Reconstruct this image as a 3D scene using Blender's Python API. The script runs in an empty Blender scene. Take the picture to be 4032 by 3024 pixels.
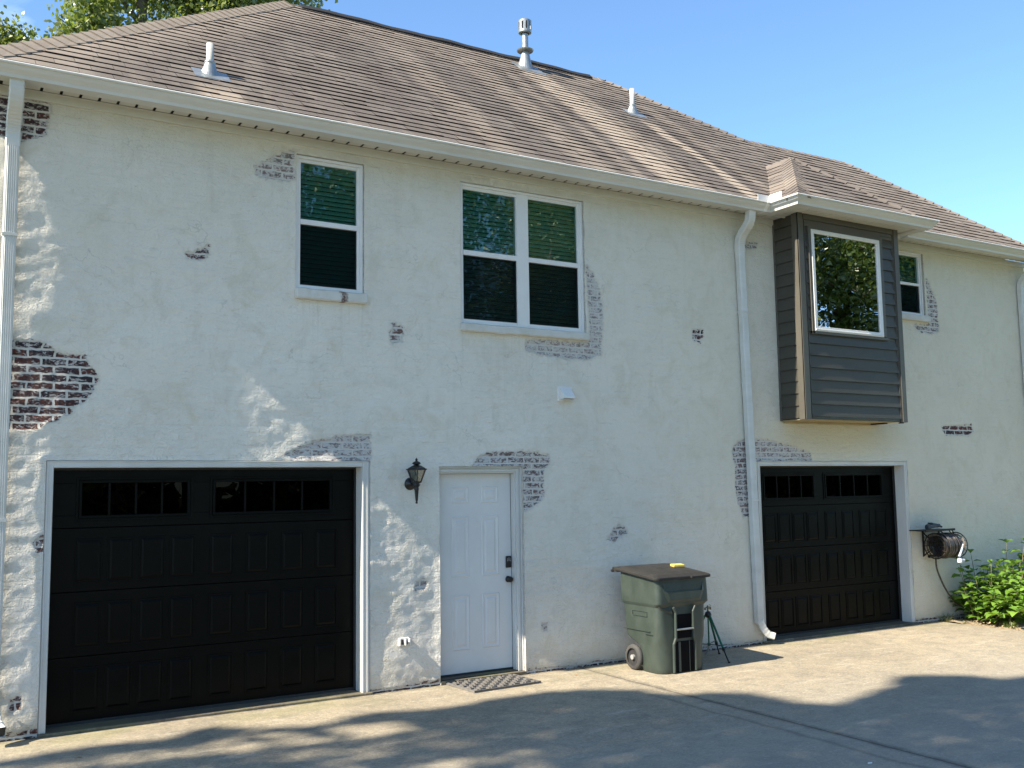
import bpy, math, random
import numpy as np
from mathutils import Vector, Matrix, noise as mnoise
R = math.radians
random.seed(7); rng = np.random.default_rng(7)
scn = bpy.context.scene
COL = scn.collection

# ---------------------------------------------------------------- camera, sky, sun, exposure
cd = bpy.data.cameras.new('camera'); cam = bpy.data.objects.new('camera', cd); COL.objects.link(cam)
CAMP = Vector((0.0, -9.0625, 1.9338)); yaw, pitch, roll = .5451, .102, -.0145
fw = Vector((math.sin(yaw)*math.cos(pitch), math.cos(yaw)*math.cos(pitch), math.sin(pitch)))
rt = Vector((math.cos(yaw), -math.sin(yaw), 0)); up = rt.cross(fw)
rt2 = rt*math.cos(roll)+up*math.sin(roll); up2 = up*math.cos(roll)-rt*math.sin(roll)
m = Matrix((rt2, up2, -fw)).transposed().to_4x4(); m.translation = CAMP
cam.matrix_world = m
cd.sensor_width = 36; cd.lens = 36*3923.8/4032; cd.clip_end = 2000; cd.clip_start = .05
scn.camera = cam

SUND = Vector((1, .047, -.9)).normalized()          # the way the light travels
SUN_EL = math.asin(-SUND.z); TOSUN = -SUND
w = bpy.data.worlds.new('World'); scn.world = w; w.use_nodes = True
nt = w.node_tree; bg = nt.nodes['Background']
sky = nt.nodes.new('ShaderNodeTexSky'); sky.sky_type = 'NISHITA'; sky.sun_disc = False
sky.sun_elevation = SUN_EL; sky.sun_rotation = math.atan2(TOSUN.x, TOSUN.y)
sky.air_density = .78; sky.dust_density = .2; sky.ozone_density = 3.6; sky.altitude = 200
# thin wisps of cloud high in the sky
tcw = nt.nodes.new('ShaderNodeTexCoord'); mpw = nt.nodes.new('ShaderNodeMapping'); mpw.inputs['Scale'].default_value = (3.2, 3.2, 9)
nzw = nt.nodes.new('ShaderNodeTexNoise'); nzw.inputs['Scale'].default_value = 2.0; nzw.inputs['Detail'].default_value = 6; nzw.inputs['Distortion'].default_value = .6
rpw = nt.nodes.new('ShaderNodeMapRange'); rpw.inputs[1].default_value = .52; rpw.inputs[2].default_value = .78; rpw.inputs[4].default_value = .45
sxw = nt.nodes.new('ShaderNodeSeparateXYZ')
mrx = nt.nodes.new('ShaderNodeMapRange'); mrx.inputs[1].default_value = .34; mrx.inputs[2].default_value = .12; mrx.inputs[3].default_value = 0; mrx.inputs[4].default_value = 1
mulw = nt.nodes.new('ShaderNodeMath'); mulw.operation = 'MULTIPLY'
mxw = nt.nodes.new('ShaderNodeMixRGB'); mxw.inputs[2].default_value = (4.2, 4.8, 5.4, 1)
L = nt.links.new
L(tcw.outputs['Generated'], mpw.inputs[0]); L(mpw.outputs[0], nzw.inputs[0]); L(nzw.outputs[0], rpw.inputs[0])
L(tcw.outputs['Generated'], sxw.inputs[0]); L(sxw.outputs[0], mrx.inputs[0])
L(rpw.outputs[0], mulw.inputs[0]); L(mrx.outputs[0], mulw.inputs[1]); L(mulw.outputs[0], mxw.inputs[0])
tnw = nt.nodes.new('ShaderNodeMixRGB'); tnw.blend_type = 'MULTIPLY'; tnw.inputs[0].default_value = 1; tnw.inputs[2].default_value = (.69, .775, .77, 1)
L(sky.outputs[0], tnw.inputs[1]); L(tnw.outputs[0], mxw.inputs[1]); L(mxw.outputs[0], bg.inputs[0]); bg.inputs[1].default_value = .15
sl = bpy.data.lights.new('sun', 'SUN'); sl.energy = 4.5; sl.angle = R(.55); sl.color = (1, .90, .745)
so = bpy.data.objects.new('sun', sl); COL.objects.link(so); so.rotation_euler = SUND.to_track_quat('-Z', 'Y').to_euler(); so.location = (-20, -5, 30)
vs = scn.view_settings; vs.view_transform = 'Standard'; vs.look = 'None'; vs.gamma = 1; vs.exposure = 1.56
scn.cycles.max_bounces = 8; scn.cycles.diffuse_bounces = 4; scn.cycles.transparent_max_bounces = 12
scn.cycles.sample_clamp_indirect = 6

# ---------------------------------------------------------------- helpers
class MB:
    def __init__(s): s.v = []; s.f = []; s.c = []; s.cuts = []
    def cut(s): s.cuts.append((len(s.v), len(s.f)))
    def face(s, pts, c=None):
        n = len(s.v); s.v += [tuple(p) for p in pts]; s.f.append(tuple(range(n, n+len(pts)))); s.c.append(c if c is not None else .5)
    def box(s, x0, x1, y0, y1, z0, z1, mat=None):
        n = len(s.v)
        P = [(x, y, z) for z in (z0, z1) for y in (y0, y1) for x in (x0, x1)]
        if mat: P = [tuple(mat @ Vector(p)) for p in P]
        s.v += P
        for q in ((0, 2, 3, 1), (4, 5, 7, 6), (0, 1, 5, 4), (2, 6, 7, 3), (0, 4, 6, 2), (1, 3, 7, 5)):
            s.f.append(tuple(n+i for i in q)); s.c.append(.5)
        return s
    def rings(s, rings, cap0=True, cap1=True, closed=True):
        n = len(s.v); k = len(rings[0])
        for r in rings: s.v += [tuple(p) for p in r]
        for i in range(len(rings)-1):
            for j in range(k if closed else k-1):
                a = n+i*k+j; b = n+i*k+(j+1) % k
                s.f.append((a, b, b+k, a+k)); s.c.append(.5)
        if cap0: s.f.append(tuple(n+j for j in reversed(range(k)))); s.c.append(.5)
        if cap1: s.f.append(tuple(n+(len(rings)-1)*k+j for j in range(k))); s.c.append(.5)
        return s
    def tube(s, pts, r, n=8, caps=True):
        pts = [Vector(p) for p in pts]; rs = r if isinstance(r, (list, tuple)) else [r]*len(pts)
        t0 = (pts[1]-pts[0]).normalized(); a = t0.orthogonal().normalized(); rr = []
        for i, p in enumerate(pts):
            t = (pts[min(i+1, len(pts)-1)]-pts[max(i-1, 0)]).normalized()
            a = (a-t*a.dot(t)).normalized(); b = t.cross(a)
            rr.append([p+(a*math.cos(2*math.pi*j/n)+b*math.sin(2*math.pi*j/n))*rs[i] for j in range(n)])
        return s.rings(rr, caps, caps)
    def lathe(s, prof, n=20, mat=None, cap=True):
        rr = []
        for r, z in prof:
            ring = [Vector((r*math.cos(2*math.pi*j/n), r*math.sin(2*math.pi*j/n), z)) for j in range(n)]
            rr.append([mat @ p for p in ring] if mat else ring)
        return s.rings(rr, cap, cap)
    def build(s, name, mat, parent=None, bevel=0, smooth=False, seg=2, label=None, split=False):
        if split:                                          # every loose piece becomes an object of its own
            par = list(range(len(s.v)))
            def find(a):
                while par[a] != a: par[a] = par[par[a]]; a = par[a]
                return a
            for f in s.f:
                for q in f[1:]: par[find(q)] = find(f[0])
            grp = {}
            for i, f in enumerate(s.f): grp.setdefault(find(f[0]), []).append(i)
            out = []
            for ids in grp.values():
                b = MB(); mp = {}
                for i in ids:
                    for q in s.f[i]:
                        if q not in mp: mp[q] = len(b.v); b.v.append(s.v[q])
                    b.f.append(tuple(mp[q] for q in s.f[i])); b.c.append(s.c[i])
                out.append(b.build(name, mat, parent, bevel, smooth, seg, label))
            return out
        if s.cuts:
            s.cut(); out = []; v0 = f0 = 0
            for v1, f1 in s.cuts:
                if f1 > f0:
                    b = MB(); b.v = s.v[v0:v1]; b.f = [tuple(q-v0 for q in f) for f in s.f[f0:f1]]; b.c = s.c[f0:f1]; out.append(b.build(name, mat, parent, bevel, smooth, seg, label))
                v0, f0 = v1, f1
            return out
        me = bpy.data.meshes.new(name); me.from_pydata(s.v, [], s.f)
        me.materials.append(mat)
        if any(c != .5 for c in s.c):
            a = me.attributes.new('tint', 'FLOAT', 'FACE'); a.data.foreach_set('value', np.array(s.c, dtype=np.float32))
        if smooth: me.polygons.foreach_set('use_smooth', [True]*len(me.polygons))
        me.update()
        o = bpy.data.objects.new(name, me); COL.objects.link(o)
        if parent: o.parent = parent
        if bevel:
            b = o.modifiers.new('bevel', 'BEVEL'); b.width = bevel; b.segments = seg; b.limit_method = 'ANGLE'; b.angle_limit = R(35)
            b.harden_normals = False
        if smooth:
            e = o.modifiers.new('wn', 'WEIGHTED_NORMAL') if bevel else None
        if label: o['label'] = label
        return o
def at(loc, rot=(0, 0, 0)):
    return Matrix.Translation(loc) @ Matrix.Rotation(rot[2], 4, 'Z') @ Matrix.Rotation(rot[1], 4, 'Y') @ Matrix.Rotation(rot[0], 4, 'X')
def tag(o, label, cat, group=None, kind=None):
    o['label'] = label; o['category'] = cat
    if group: o['group'] = group
    if kind: o['kind'] = kind
    return o
def thing(name, label, cat, loc=(0, 0, 0), group=None):
    o = bpy.data.objects.new(name, None); COL.objects.link(o); o.empty_display_size = .2
    o.location = loc; bpy.context.view_layer.update()
    return tag(o, label, cat, group)
def adopt(root, *obs):
    """keep the world place of parts built in world coordinates"""
    for o in obs:
        o.parent = root; o.matrix_parent_inverse = Matrix.Translation(-Vector(root.location))
def struct(o): o['kind'] = 'structure'; return o

class N:
    """small node-graph builder"""
    def __init__(s, name):
        s.m = bpy.data.materials.new(name); s.m.use_nodes = True; s.t = s.m.node_tree
        s.b = s.t.nodes['Principled BSDF']; s.out = s.t.nodes['Material Output']
    def n(s, typ, **kw):
        x = s.t.nodes.new(typ)
        for k, v in kw.items():
            if k.startswith('i_'):
                key = k[2:]; key = int(key) if key.isdigit() else key.replace('_', ' ')
                s.put(x.inputs[key], v)
            else: setattr(x, k, v)
        return x
    def put(s, sock, v):
        if isinstance(v, bpy.types.NodeSocket): s.t.links.new(v, sock)
        elif isinstance(v, bpy.types.Node): s.t.links.new(v.outputs[0], sock)
        else:
            if isinstance(v, tuple) and len(v) == 3 and sock.type == 'RGBA': v = v+(1,)
            sock.default_value = v
    def coord(s, scale=(1, 1, 1), rot=(0, 0, 0)):
        tc = s.n('ShaderNodeNewGeometry'); return s.n('ShaderNodeMapping', i_Vector=tc.outputs['Position'], i_Scale=scale, i_Rotation=rot).outputs[0]
    def noise(s, scale, detail=4, rough=.55, vec=None, dist=0):
        return s.n('ShaderNodeTexNoise', i_Vector=vec if vec is not None else s.coord(), i_Scale=scale, i_Detail=detail, i_Roughness=rough, i_Distortion=dist).outputs[0]
    def ramp(s, x, a, b, c0=0., c1=1.):
        return s.n('ShaderNodeMapRange', i_0=x, i_1=a, i_2=b, i_3=c0, i_4=c1).outputs[0]
    def math(s, op, a, b=0.):
        return s.n('ShaderNodeMath', operation=op, i_0=a, i_1=b).outputs[0]
    def mix(s, f, a, b, mode='MIX'):
        return s.n('ShaderNodeMixRGB', blend_type=mode, i_0=f, i_1=a, i_2=b).outputs[0]
    def attr(s, name): return s.n('ShaderNodeAttribute', attribute_name=name).outputs['Fac']
    def bump(s, h, dist, strength=1, prev=None):
        x = s.n('ShaderNodeBump', i_Height=h, i_Distance=dist, i_Strength=strength)
        if prev is not None: s.put(x.inputs['Normal'], prev)
        return x.outputs[0]
    def set(s, **kw):
        for k, v in kw.items(): s.put(s.b.inputs[k.replace('_', ' ')], v)
        return s.m
def simple(name, c1, c2=None, scale=6, rough=.5, metal=0, bump=0, bscale=80, stretch=(1, 1, 1), spec=.5, coat=0):
    g = N(name); v = g.coord(stretch)
    c2 = c2 or tuple(x*.8 for x in c1)
    f = g.ramp(g.noise(scale, 6, .6, v), .3, .7)
    g.set(Base_Color=g.mix(f, c1, c2), Roughness=g.ramp(g.noise(scale*2.3, 3, .5, v), .3, .7, max(rough-.08, .02), min(rough+.08, 1)), Metallic=metal)
    g.b.inputs['Specular IOR Level'].default_value = spec
    g.b.inputs['Coat Weight'].default_value = coat
    if bump: g.set(Normal=g.bump(g.noise(bscale, 3, .6), bump))
    return g.m

# ---------------------------------------------------------------- materials
def mat_stucco():
    g = N('stucco'); p = g.coord()
    big = g.noise(.55, 5, .6, dist=.4); mid = g.noise(3.2, 6, .65, dist=1.0); fine = g.noise(26, 5, .65)
    streak = g.noise(1.0, 6, .6, vec=g.coord((9, 9, .55)))
    hor = g.noise(1.0, 6, .62, vec=g.coord((7, 7, 30)), dist=.5)
    c = g.mix(g.ramp(big, .35, .68), (.765, .73, .65), (.69, .655, .575))
    c = g.mix(g.ramp(mid, .50, .74, 0, .5), c, (.56, .52, .42))
    c = g.mix(g.ramp(streak, .56, .80, 0, .20), c, (.46, .44, .38))
    c = g.mix(g.ramp(hor, .60, .78, 0, .45), c, (.38, .37, .34))
    c = g.mix(g.ramp(fine, .60, .78, 0, .35), c, (.40, .38, .33))
    # yellower patch above the right garage door, green near the ground
    sx = g.n('ShaderNodeSeparateXYZ', i_0=p)
    dx = g.math('POWER', g.math('DIVIDE', g.math('SUBTRACT', sx.outputs[0], 10.5), 1.35), 2.)
    dz = g.math('POWER', g.math('DIVIDE', g.math('SUBTRACT', sx.outputs[2], 2.52), .30), 2.)
    blob = g.ramp(g.math('ADD', g.math('ADD', dx, dz), g.math('MULTIPLY', mid, .8)), .5, 1.7, .55, 0)
    c = g.mix(blob, c, (.50, .41, .22))
    low = g.ramp(g.math('ADD', sx.outputs[2], g.math('MULTIPLY', g.noise(2.4, 5), .5)), .18, .5, .5, 0)
    c = g.mix(low, c, (.40, .36, .29))
    drip = None
    for xa, xb, zt in ((3.08, 3.83, 3.73), (4.87, 6.50, 3.54), (11.68, 12.56, 4.19)):
        e_ = g.math('MULTIPLY', g.math('MULTIPLY', g.math('GREATER_THAN', sx.outputs[0], xa), g.math('LESS_THAN', sx.outputs[0], xb)), g.math('MULTIPLY', g.ramp(sx.outputs[2], zt-.9, zt, 0, 1), g.math('LESS_THAN', sx.outputs[2], zt+.02)))
        drip = e_ if drip is None else g.math('MAXIMUM', drip, e_)
    dn = g.ramp(g.noise(1, 4, .6, vec=g.coord((26, 26, .8))), .50, .68)
    c = g.mix(g.math('MULTIPLY', g.math('MULTIPLY', drip, dn), .20), c, (.40, .37, .29))
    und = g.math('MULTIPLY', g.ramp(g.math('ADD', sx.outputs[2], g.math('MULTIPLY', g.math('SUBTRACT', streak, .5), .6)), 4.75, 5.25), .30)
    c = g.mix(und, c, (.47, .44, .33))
    # thin hairline trowel cracks
    vor = g.n('ShaderNodeTexVoronoi', feature='DISTANCE_TO_EDGE', i_Vector=g.mix(.55, g.coord((1, 1, 1.4)), g.n('ShaderNodeTexNoise', i_Scale=2.2, i_Detail=5, i_Vector=g.coord()).outputs[1]), i_Scale=3.3)
    crack = g.math('MULTIPLY', g.ramp(vor.outputs['Distance'], 0, .012, 1, 0), g.ramp(g.noise(1.7, 3), .50, .62))
    c = g.mix(g.math('MULTIPLY', crack, .40), c, (.33, .32, .28))
    # brick where the coat is broken away
    sd = g.attr('brick'); raw = g.attr('raw')
    edge = g.noise(13, 6, .7); edge2 = g.noise(1, 5, .7, vec=g.coord((18, 18, 55)))
    sdn = g.math('ADD', sd, g.math('MULTIPLY', g.math('SUBTRACT', g.math('ADD', g.math('MULTIPLY', edge, .6), g.math('MULTIPLY', edge2, .4)), .5), .20))
    msk = g.ramp(sdn, -.004, .006)
    bv = g.n('ShaderNodeCombineXYZ', i_0=g.math('ADD', sx.outputs[0], g.math('MULTIPLY', sx.outputs[1], 1.)), i_1=sx.outputs[2])
    wob = g.n('ShaderNodeTexNoise', i_Scale=14, i_Detail=5, i_Vector=g.coord())
    bv2 = g.n('ShaderNodeVectorMath', operation='ADD', i_0=bv, i_1=g.n('ShaderNodeVectorMath', operation='SCALE', i_0=g.n('ShaderNodeVectorMath', operation='SUBTRACT', i_0=wob.outputs[1], i_1=(.5, .5, .5)).outputs[0], i_Scale=.030).outputs[0])
    bt = g.n('ShaderNodeTexBrick', i_Vector=bv2.outputs[0], i_Color1=(.15, .052, .038), i_Color2=(.035, .027, .036), i_Mortar=(.60, .58, .53), i_Scale=1.0, i_Mortar_Size=.0105, i_Mortar_Smooth=.3, i_Bias=-.05, i_Brick_Width=.205, i_Row_Height=.0679)
    raggd = g.noise(1, 5, .75, vec=g.coord((40, 40, 60)))
    soot = g.ramp(g.noise(30, 5, .7, vec=g.coord((1, 1, .6))), .4, .6)
    bc = g.mix(g.math('MULTIPLY', soot, .75), bt.outputs[0], (.028, .025, .03))
    wash = g.noise(1, 6, .72, vec=g.coord((17, 17, 30)), dist=1.2)
    wf = g.ramp(g.math('SUBTRACT', wash, g.math('MULTIPLY', g.math('SUBTRACT', raw, .5), .19)), .455, .545)
    wf = g.math('MULTIPLY', wf, .93)
    mort = bt.outputs['Fac']
    bc = g.mix(mort, g.mix(wf, bc, (.58, .56, .53)), (.62, .60, .55))
    veil = g.ramp(raw, .25, .62, .42, 0)
    bc = g.mix(veil, bc, (.54, .52, .50))
    rim = g.math('MULTIPLY', g.ramp(sdn, -.03, .0, 0, 1), g.math('SUBTRACT', 1., msk))
    c = g.mix(g.math('MULTIPLY', rim, .30), c, (.42, .38, .32))
    c = g.mix(msk, c, bc)
    ghost = g.n('ShaderNodeTexBrick', i_Vector=bv2.outputs[0], i_Color1=(1, 1, 1), i_Color2=(1, 1, 1), i_Mortar=(0, 0, 0), i_Scale=1.0, i_Mortar_Size=.012, i_Mortar_Smooth=1., i_Brick_Width=.205, i_Row_Height=.0679)
    gm = g.math('MULTIPLY', g.ramp(g.noise(1.1, 4), .40, .60), g.math('SUBTRACT', 1., msk))
    c = g.mix(g.math('MULTIPLY', g.math('MULTIPLY', ghost.outputs['Fac'], gm), .045), c, (.45, .42, .35))
    bounce_tint = g.math('MULTIPLY', g.ramp(g.math('ADD', sx.outputs[0], g.math('MULTIPLY', mid, 3.)), 7.5, 12), .40)  # warm bounce light put into the wall colour towards the right
    c = g.mix(g.math('MULTIPLY', bounce_tint, g.math('SUBTRACT', 1., msk)), c, (.66, .60, .43))
    yel = g.math('MULTIPLY', g.ramp(g.noise(2.1, 6, .7, dist=.8), .55, .72, 0, .5), g.math('SUBTRACT', 1., msk))
    c = g.mix(yel, c, (.60, .54, .40))
    tiny = g.math('MULTIPLY', g.ramp(g.noise(1, 6, .75, vec=g.coord((55, 55, 95)), dist=1.5), .60, .70, 0, .55), g.math('SUBTRACT', 1., msk))
    c = g.mix(tiny, c, (.36, .34, .29))
    # relief: trowel swirls, sand grain, courses telegraphing through
    sw = g.noise(16, 6, .62, dist=.6)
    hn = g.noise(1, 5, .6, vec=g.coord((5, 5, 16)), dist=.7)
    gr = g.noise(130, 3, .6)
    nb = g.bump(g.math('MULTIPLY', g.math('SUBTRACT', 1., ghost.outputs['Fac']), gm), .0017)
    nb = g.bump(hn, .014, prev=nb)
    nb = g.bump(sw, .011, prev=nb); nb = g.bump(g.noise(48, 4, .65, dist=.8), .0075, prev=nb); nb = g.bump(gr, .0018, prev=nb)
    hb = g.math('ADD', g.math('MULTIPLY', g.math('SUBTRACT', 1., mort), msk), g.math('MULTIPLY', msk, -1.))
    nb = g.bump(g.math('MULTIPLY', hb, 1.), .004, prev=nb)
    g.set(Base_Color=c, Roughness=.88, Normal=nb); g.b.inputs['Specular IOR Level'].default_value = .25
    return g.m
def mat_shingle():
    g = N('shingle'); sx = g.n('ShaderNodeSeparateXYZ', i_0=g.coord())
    X, Y, Z = sx.outputs
    tint = g.attr('tint')
    edge_ = g.math('LESS_THAN', tint, -.2); tint = g.ramp(tint, 0, 1)
    c = g.mix(tint, (.088, .076, .068), (.150, .132, .117))
    blot = g.noise(1, 5, .6, vec=g.coord((1.5, .55, .55)), dist=.3)
    c = g.mix(g.ramp(blot, .40, .62, 0, .85), c, (.076, .063, .058))
    # clean pale run-off under the metal flues, and a paler weathered top and left end
    def streak(x0, wd, yt, s):
        a = g.math('DIVIDE', g.math('ABSOLUTE', g.math('SUBTRACT', g.math('ADD', X, g.math('MULTIPLY', g.math('SUBTRACT', g.noise(1.3, 4), .5), .30)), x0)), wd)
        return g.math('MULTIPLY', g.ramp(a, .55, 1.05, s, 0), g.ramp(Y, yt-.25, yt-.5, 0, 1))
    tot = None
    for q in ((7.74, .34, 3.3, .80), (8.15, .14, 2.9, .45), (8.93, .14, 2.12, .85), (2.34, .26, .30, .7), (6.5, .3, 3.4, .3), (5.3, .25, 3.4, .28), (9.5, .2, 2.9, .3), (7.1, .12, 3.2, .28)):
        t = streak(*q); tot = t if tot is None else g.math('MAXIMUM', tot, t)
    m2_ = g.ramp(g.noise(1, 6, .65, vec=g.coord((7, 2.2, 2.2)), dist=.5), .44, .62)
    c = g.mix(g.math('MULTIPLY', m2_, .40), c, (.075, .062, .056)); c = g.mix(g.ramp(g.noise(1, 5, .6, vec=g.coord((3.4, .9, .9))), .56, .72, 0, .45), c, (.24, .205, .17))
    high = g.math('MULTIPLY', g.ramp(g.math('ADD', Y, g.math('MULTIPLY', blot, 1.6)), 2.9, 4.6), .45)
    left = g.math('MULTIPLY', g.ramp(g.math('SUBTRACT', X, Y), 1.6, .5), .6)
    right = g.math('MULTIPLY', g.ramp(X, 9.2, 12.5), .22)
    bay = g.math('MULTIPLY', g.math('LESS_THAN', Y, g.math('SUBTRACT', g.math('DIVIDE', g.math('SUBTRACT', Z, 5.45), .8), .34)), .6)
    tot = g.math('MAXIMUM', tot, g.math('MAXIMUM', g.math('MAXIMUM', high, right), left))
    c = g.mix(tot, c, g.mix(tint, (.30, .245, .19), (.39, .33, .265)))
    gr = g.noise(170, 2, .7)
    c = g.mix(g.ramp(gr, .35, .7, 0, .5), c, g.mix(.5, c, (.34, .30, .26)))
    c = g.mix(edge_, c, (.008, .007, .006))
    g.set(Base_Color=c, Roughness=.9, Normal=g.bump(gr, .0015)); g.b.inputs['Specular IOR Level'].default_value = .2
    return g.m
def mat_concrete(name, pale=1.):
    g = N(name); sx = g.n('ShaderNodeSeparateXYZ', i_0=g.coord())
    a = g.noise(.7, 6, .6, dist=.5); b = g.noise(5.5, 6, .68, dist=.5); f = g.noise(48, 4, .7); h = g.noise(1, 5, .65, vec=g.coord((2.0, 7, 7)))
    k = pale
    c = g.mix(g.ramp(a, .35, .65), (.385*k, .325*k, .225*k), (.29*k, .245*k, .175*k))
    c = g.mix(g.ramp(b, .46, .62, 0, .60), c, (.19*k, .17*k, .135*k))
    spk = g.noise(75, 3, .7); c = g.mix(g.ramp(spk, .48, .60, 0, .42), c, (.13*k, .12*k, .10*k))
    c = g.mix(g.ramp(h, .56, .72, 0, .6), c, (.47*k, .42*k, .33*k))
    c = g.mix(g.ramp(f, .44, .62, 0, .46), c, (.15*k, .135*k, .105*k))
    f2 = g.noise(1, 4, .75, vec=g.coord((24, 40, 40)), dist=.6); c = g.mix(g.ramp(f2, .50, .66, 0, .32), c, (.58*k, .52*k, .41*k)); c = g.mix(g.ramp(g.noise(1.7, 6, .7, dist=1), .56, .70, 0, .5), c, (.16*k, .145*k, .115*k))
    wear = g.ramp(g.math('ADD', sx.outputs[1], g.math('MULTIPLY', g.math('SUBTRACT', a, .5), 2.4)), -1.6, -3.6)
    c = g.mix(g.math('MULTIPLY', wear, .45), c, (.235, .23, .205))
    jd = g.math('ABSOLUTE', g.math('ADD', g.math('SUBTRACT', sx.outputs[0], 6.285), g.math('MULTIPLY', g.math('SUBTRACT', g.noise(6, 4), .5), .05)))
    c = g.mix(g.math('MULTIPLY', g.ramp(jd, .008, .075, 1, 0), g.ramp(b, .3, .6, .25, .75)), c, (.09, .08, .065))
    jd2 = g.math('ABSOLUTE', g.math('ADD', g.math('SUBTRACT', sx.outputs[0], 6.02), g.math('MULTIPLY', g.math('SUBTRACT', g.noise(1.2, 5), .5), .22)))
    c = g.mix(g.math('MULTIPLY', g.ramp(jd2, .0, .05, .5, 0), g.ramp(sx.outputs[1], -1.2, -1.8)), c, (.10, .09, .075))
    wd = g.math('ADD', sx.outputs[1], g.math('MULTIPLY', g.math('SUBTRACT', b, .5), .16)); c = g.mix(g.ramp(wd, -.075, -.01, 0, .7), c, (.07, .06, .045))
    moss = g.math('MULTIPLY', g.ramp(g.math('ADD', sx.outputs[1], g.math('MULTIPLY', b, .35)), -.42, -.06), g.ramp(g.noise(1.1, 3), .46, .62))
    c = g.mix(g.math('MULTIPLY', moss, .38), c, (.18, .18, .08))
    nb = g.bump(b, .005); nb = g.bump(f, .0035, prev=nb)
    g.set(Base_Color=c, Roughness=.9, Normal=nb); g.b.inputs['Specular IOR Level'].default_value = .25
    return g.m
def mat_glass(name, tint, refl=1.0, wavy=.0012):
    g = N(name)
    tr = g.n('ShaderNodeBsdfTransparent', i_0=tint); gl = g.n('ShaderNodeBsdfGlossy', i_0=(1, 1, 1), i_1=.0)
    nb = g.bump(g.noise(2.6, 2, .4), wavy)
    g.put(gl.inputs['Normal'], nb)
    fr = g.n('ShaderNodeFresnel', i_0=1.5)
    fac = g.math('MULTIPLY', g.math('ADD', fr.outputs[0], .065), refl)
    mx = g.n('ShaderNodeMixShader', i_0=fac, i_1=tr, i_2=gl)
    g.put(g.out.inputs[0], mx); return g.m
def mat_leaf(name, a, b, c=None, trans=.35):
    g = N(name); t = g.attr('tint')
    col = g.mix(g.ramp(t, 0, 1), a, b)
    col = g.mix(g.ramp(g.noise(.9, 3), .4, .65, 0, .55), col, c or a)
    df = g.n('ShaderNodeBsdfDiffuse', i_0=col); tl = g.n('ShaderNodeBsdfTranslucent', i_0=g.mix(.5, col, (.30, .42, .04)))
    gl = g.n('ShaderNodeBsdfGlossy', i_0=(.9, .95, .9), i_1=.38)
    m1 = g.n('ShaderNodeMixShader', i_0=trans, i_1=df, i_2=tl); m2 = g.n('ShaderNodeMixShader', i_0=.06, i_1=m1, i_2=gl)
    g.put(g.out.inputs[0], m2); return g.m

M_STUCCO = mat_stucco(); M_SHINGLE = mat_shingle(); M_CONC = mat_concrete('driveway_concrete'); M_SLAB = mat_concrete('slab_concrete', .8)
M_WHITE = simple('white_vinyl', (.76, .75, .725), (.68, .67, .65), 3, .38)
M_GUT = simple('gutter_paint', (.64, .635, .60), (.53, .53, .49), 1.6, .38, stretch=(.6, .6, 3))
M_SOFFIT = simple('soffit_vinyl', (.60, .59, .53), (.54, .53, .47), 2, .5)
M_CASING = simple('casing_paint', (.64, .64, .61), (.53, .52, .48), 2.5, .45, stretch=(1, 1, .4), bump=.0006, bscale=40)
M_DOOR = simple('entry_door_paint', (.70, .69, .66), (.62, .61, .585), 2, .40, bump=.0004, bscale=60)
M_GAR = simple('garage_door_paint', (.0036, .0038, .0031), (.0026, .0028, .0024), 3, .36, bump=.0003, bscale=120, spec=.09)
M_GARG = mat_glass('garage_pane_glass', (.02, .02, .02), .05)
M_BLACK = simple('black_metal', (.012, .013, .014), (.02, .02, .02), 12, .35, .3)
M_DARK = simple('dark_interior', (.006, .006, .007), (.004, .004, .004), 2, .9, spec=.1)
M_SEAL = simple('rubber_seal', (.02, .02, .02), (.03, .03, .03), 20, .7)
M_SIDING = simple('grey_siding', (.056, .052, .041), (.046, .043, .034), 3, .42, stretch=(1, 1, 3), bump=.0005, bscale=50)
M_BOARD = simple('grey_corner_board', (.094, .086, .070), (.080, .073, .060), 3, .40)
M_GLASS = mat_glass('window_glass', (.44, .64, .60), .58)
M_GLASSB = mat_glass('bay_glass', (.10, .22, .15), 4.2, .0012)
M_BLIND = simple('blind_slats', (.82, .83, .80), (.76, .77, .74), 3, .5)
M_ALU = simple('galvanised_metal', (.40, .42, .42), (.26, .28, .28), 14, .42, .7)
M_PVC = simple('grey_pipe', (.50, .50, .47), (.40, .40, .37), 9, .55)
M_GREENBIN = simple('green_bin_plastic', (.027, .039, .031), (.046, .060, .050), 7, .48, bump=.0015, bscale=35, stretch=(1, 1, .5))
M_LID = simple('black_lid_plastic', (.018, .018, .017), (.030, .028, .026), 9, .62, bump=.0012, bscale=50, spec=.3)
M_RUB = simple('tyre_rubber', (.035, .035, .034), (.06, .058, .055), 15, .75)
M_WHEEL = simple('wheel_plastic', (.20, .20, .19), (.30, .29, .28), 12, .6)
M_SPONGE = simple('yellow_sponge', (.58, .43, .11), (.50, .36, .08), 30, .9, bump=.002, bscale=160)
M_SCOUR = simple('dark_scour_pad', (.14, .09, .02), (.09, .06, .02), 60, .95)
M_GREENLEG = simple('green_tube_paint', (.008, .11, .06), (.006, .08, .045), 12, .35, .2)
M_BRASS = simple('dull_brass', (.30, .24, .13), (.18, .15, .10), 40, .4, .8)
M_HOSE = simple('black_hose', (.020, .018, .016), (.045, .038, .032), 12, .30, coat=.3)
M_REEL = simple('bronze_reel_paint', (.016, .013, .011), (.032, .025, .020), 15, .45, .5)
M_REELFACE = simple('worn_hose_plastic', (.24, .19, .14), (.13, .10, .08), 14, .45)
M_MAT = simple('grey_rubber_mat', (.155, .145, .13), (.10, .095, .09), 20, .85, bump=.002, bscale=90)
M_LAMPGLASS = mat_glass('lamp_glass', (.62, .66, .62), .9)
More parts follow.
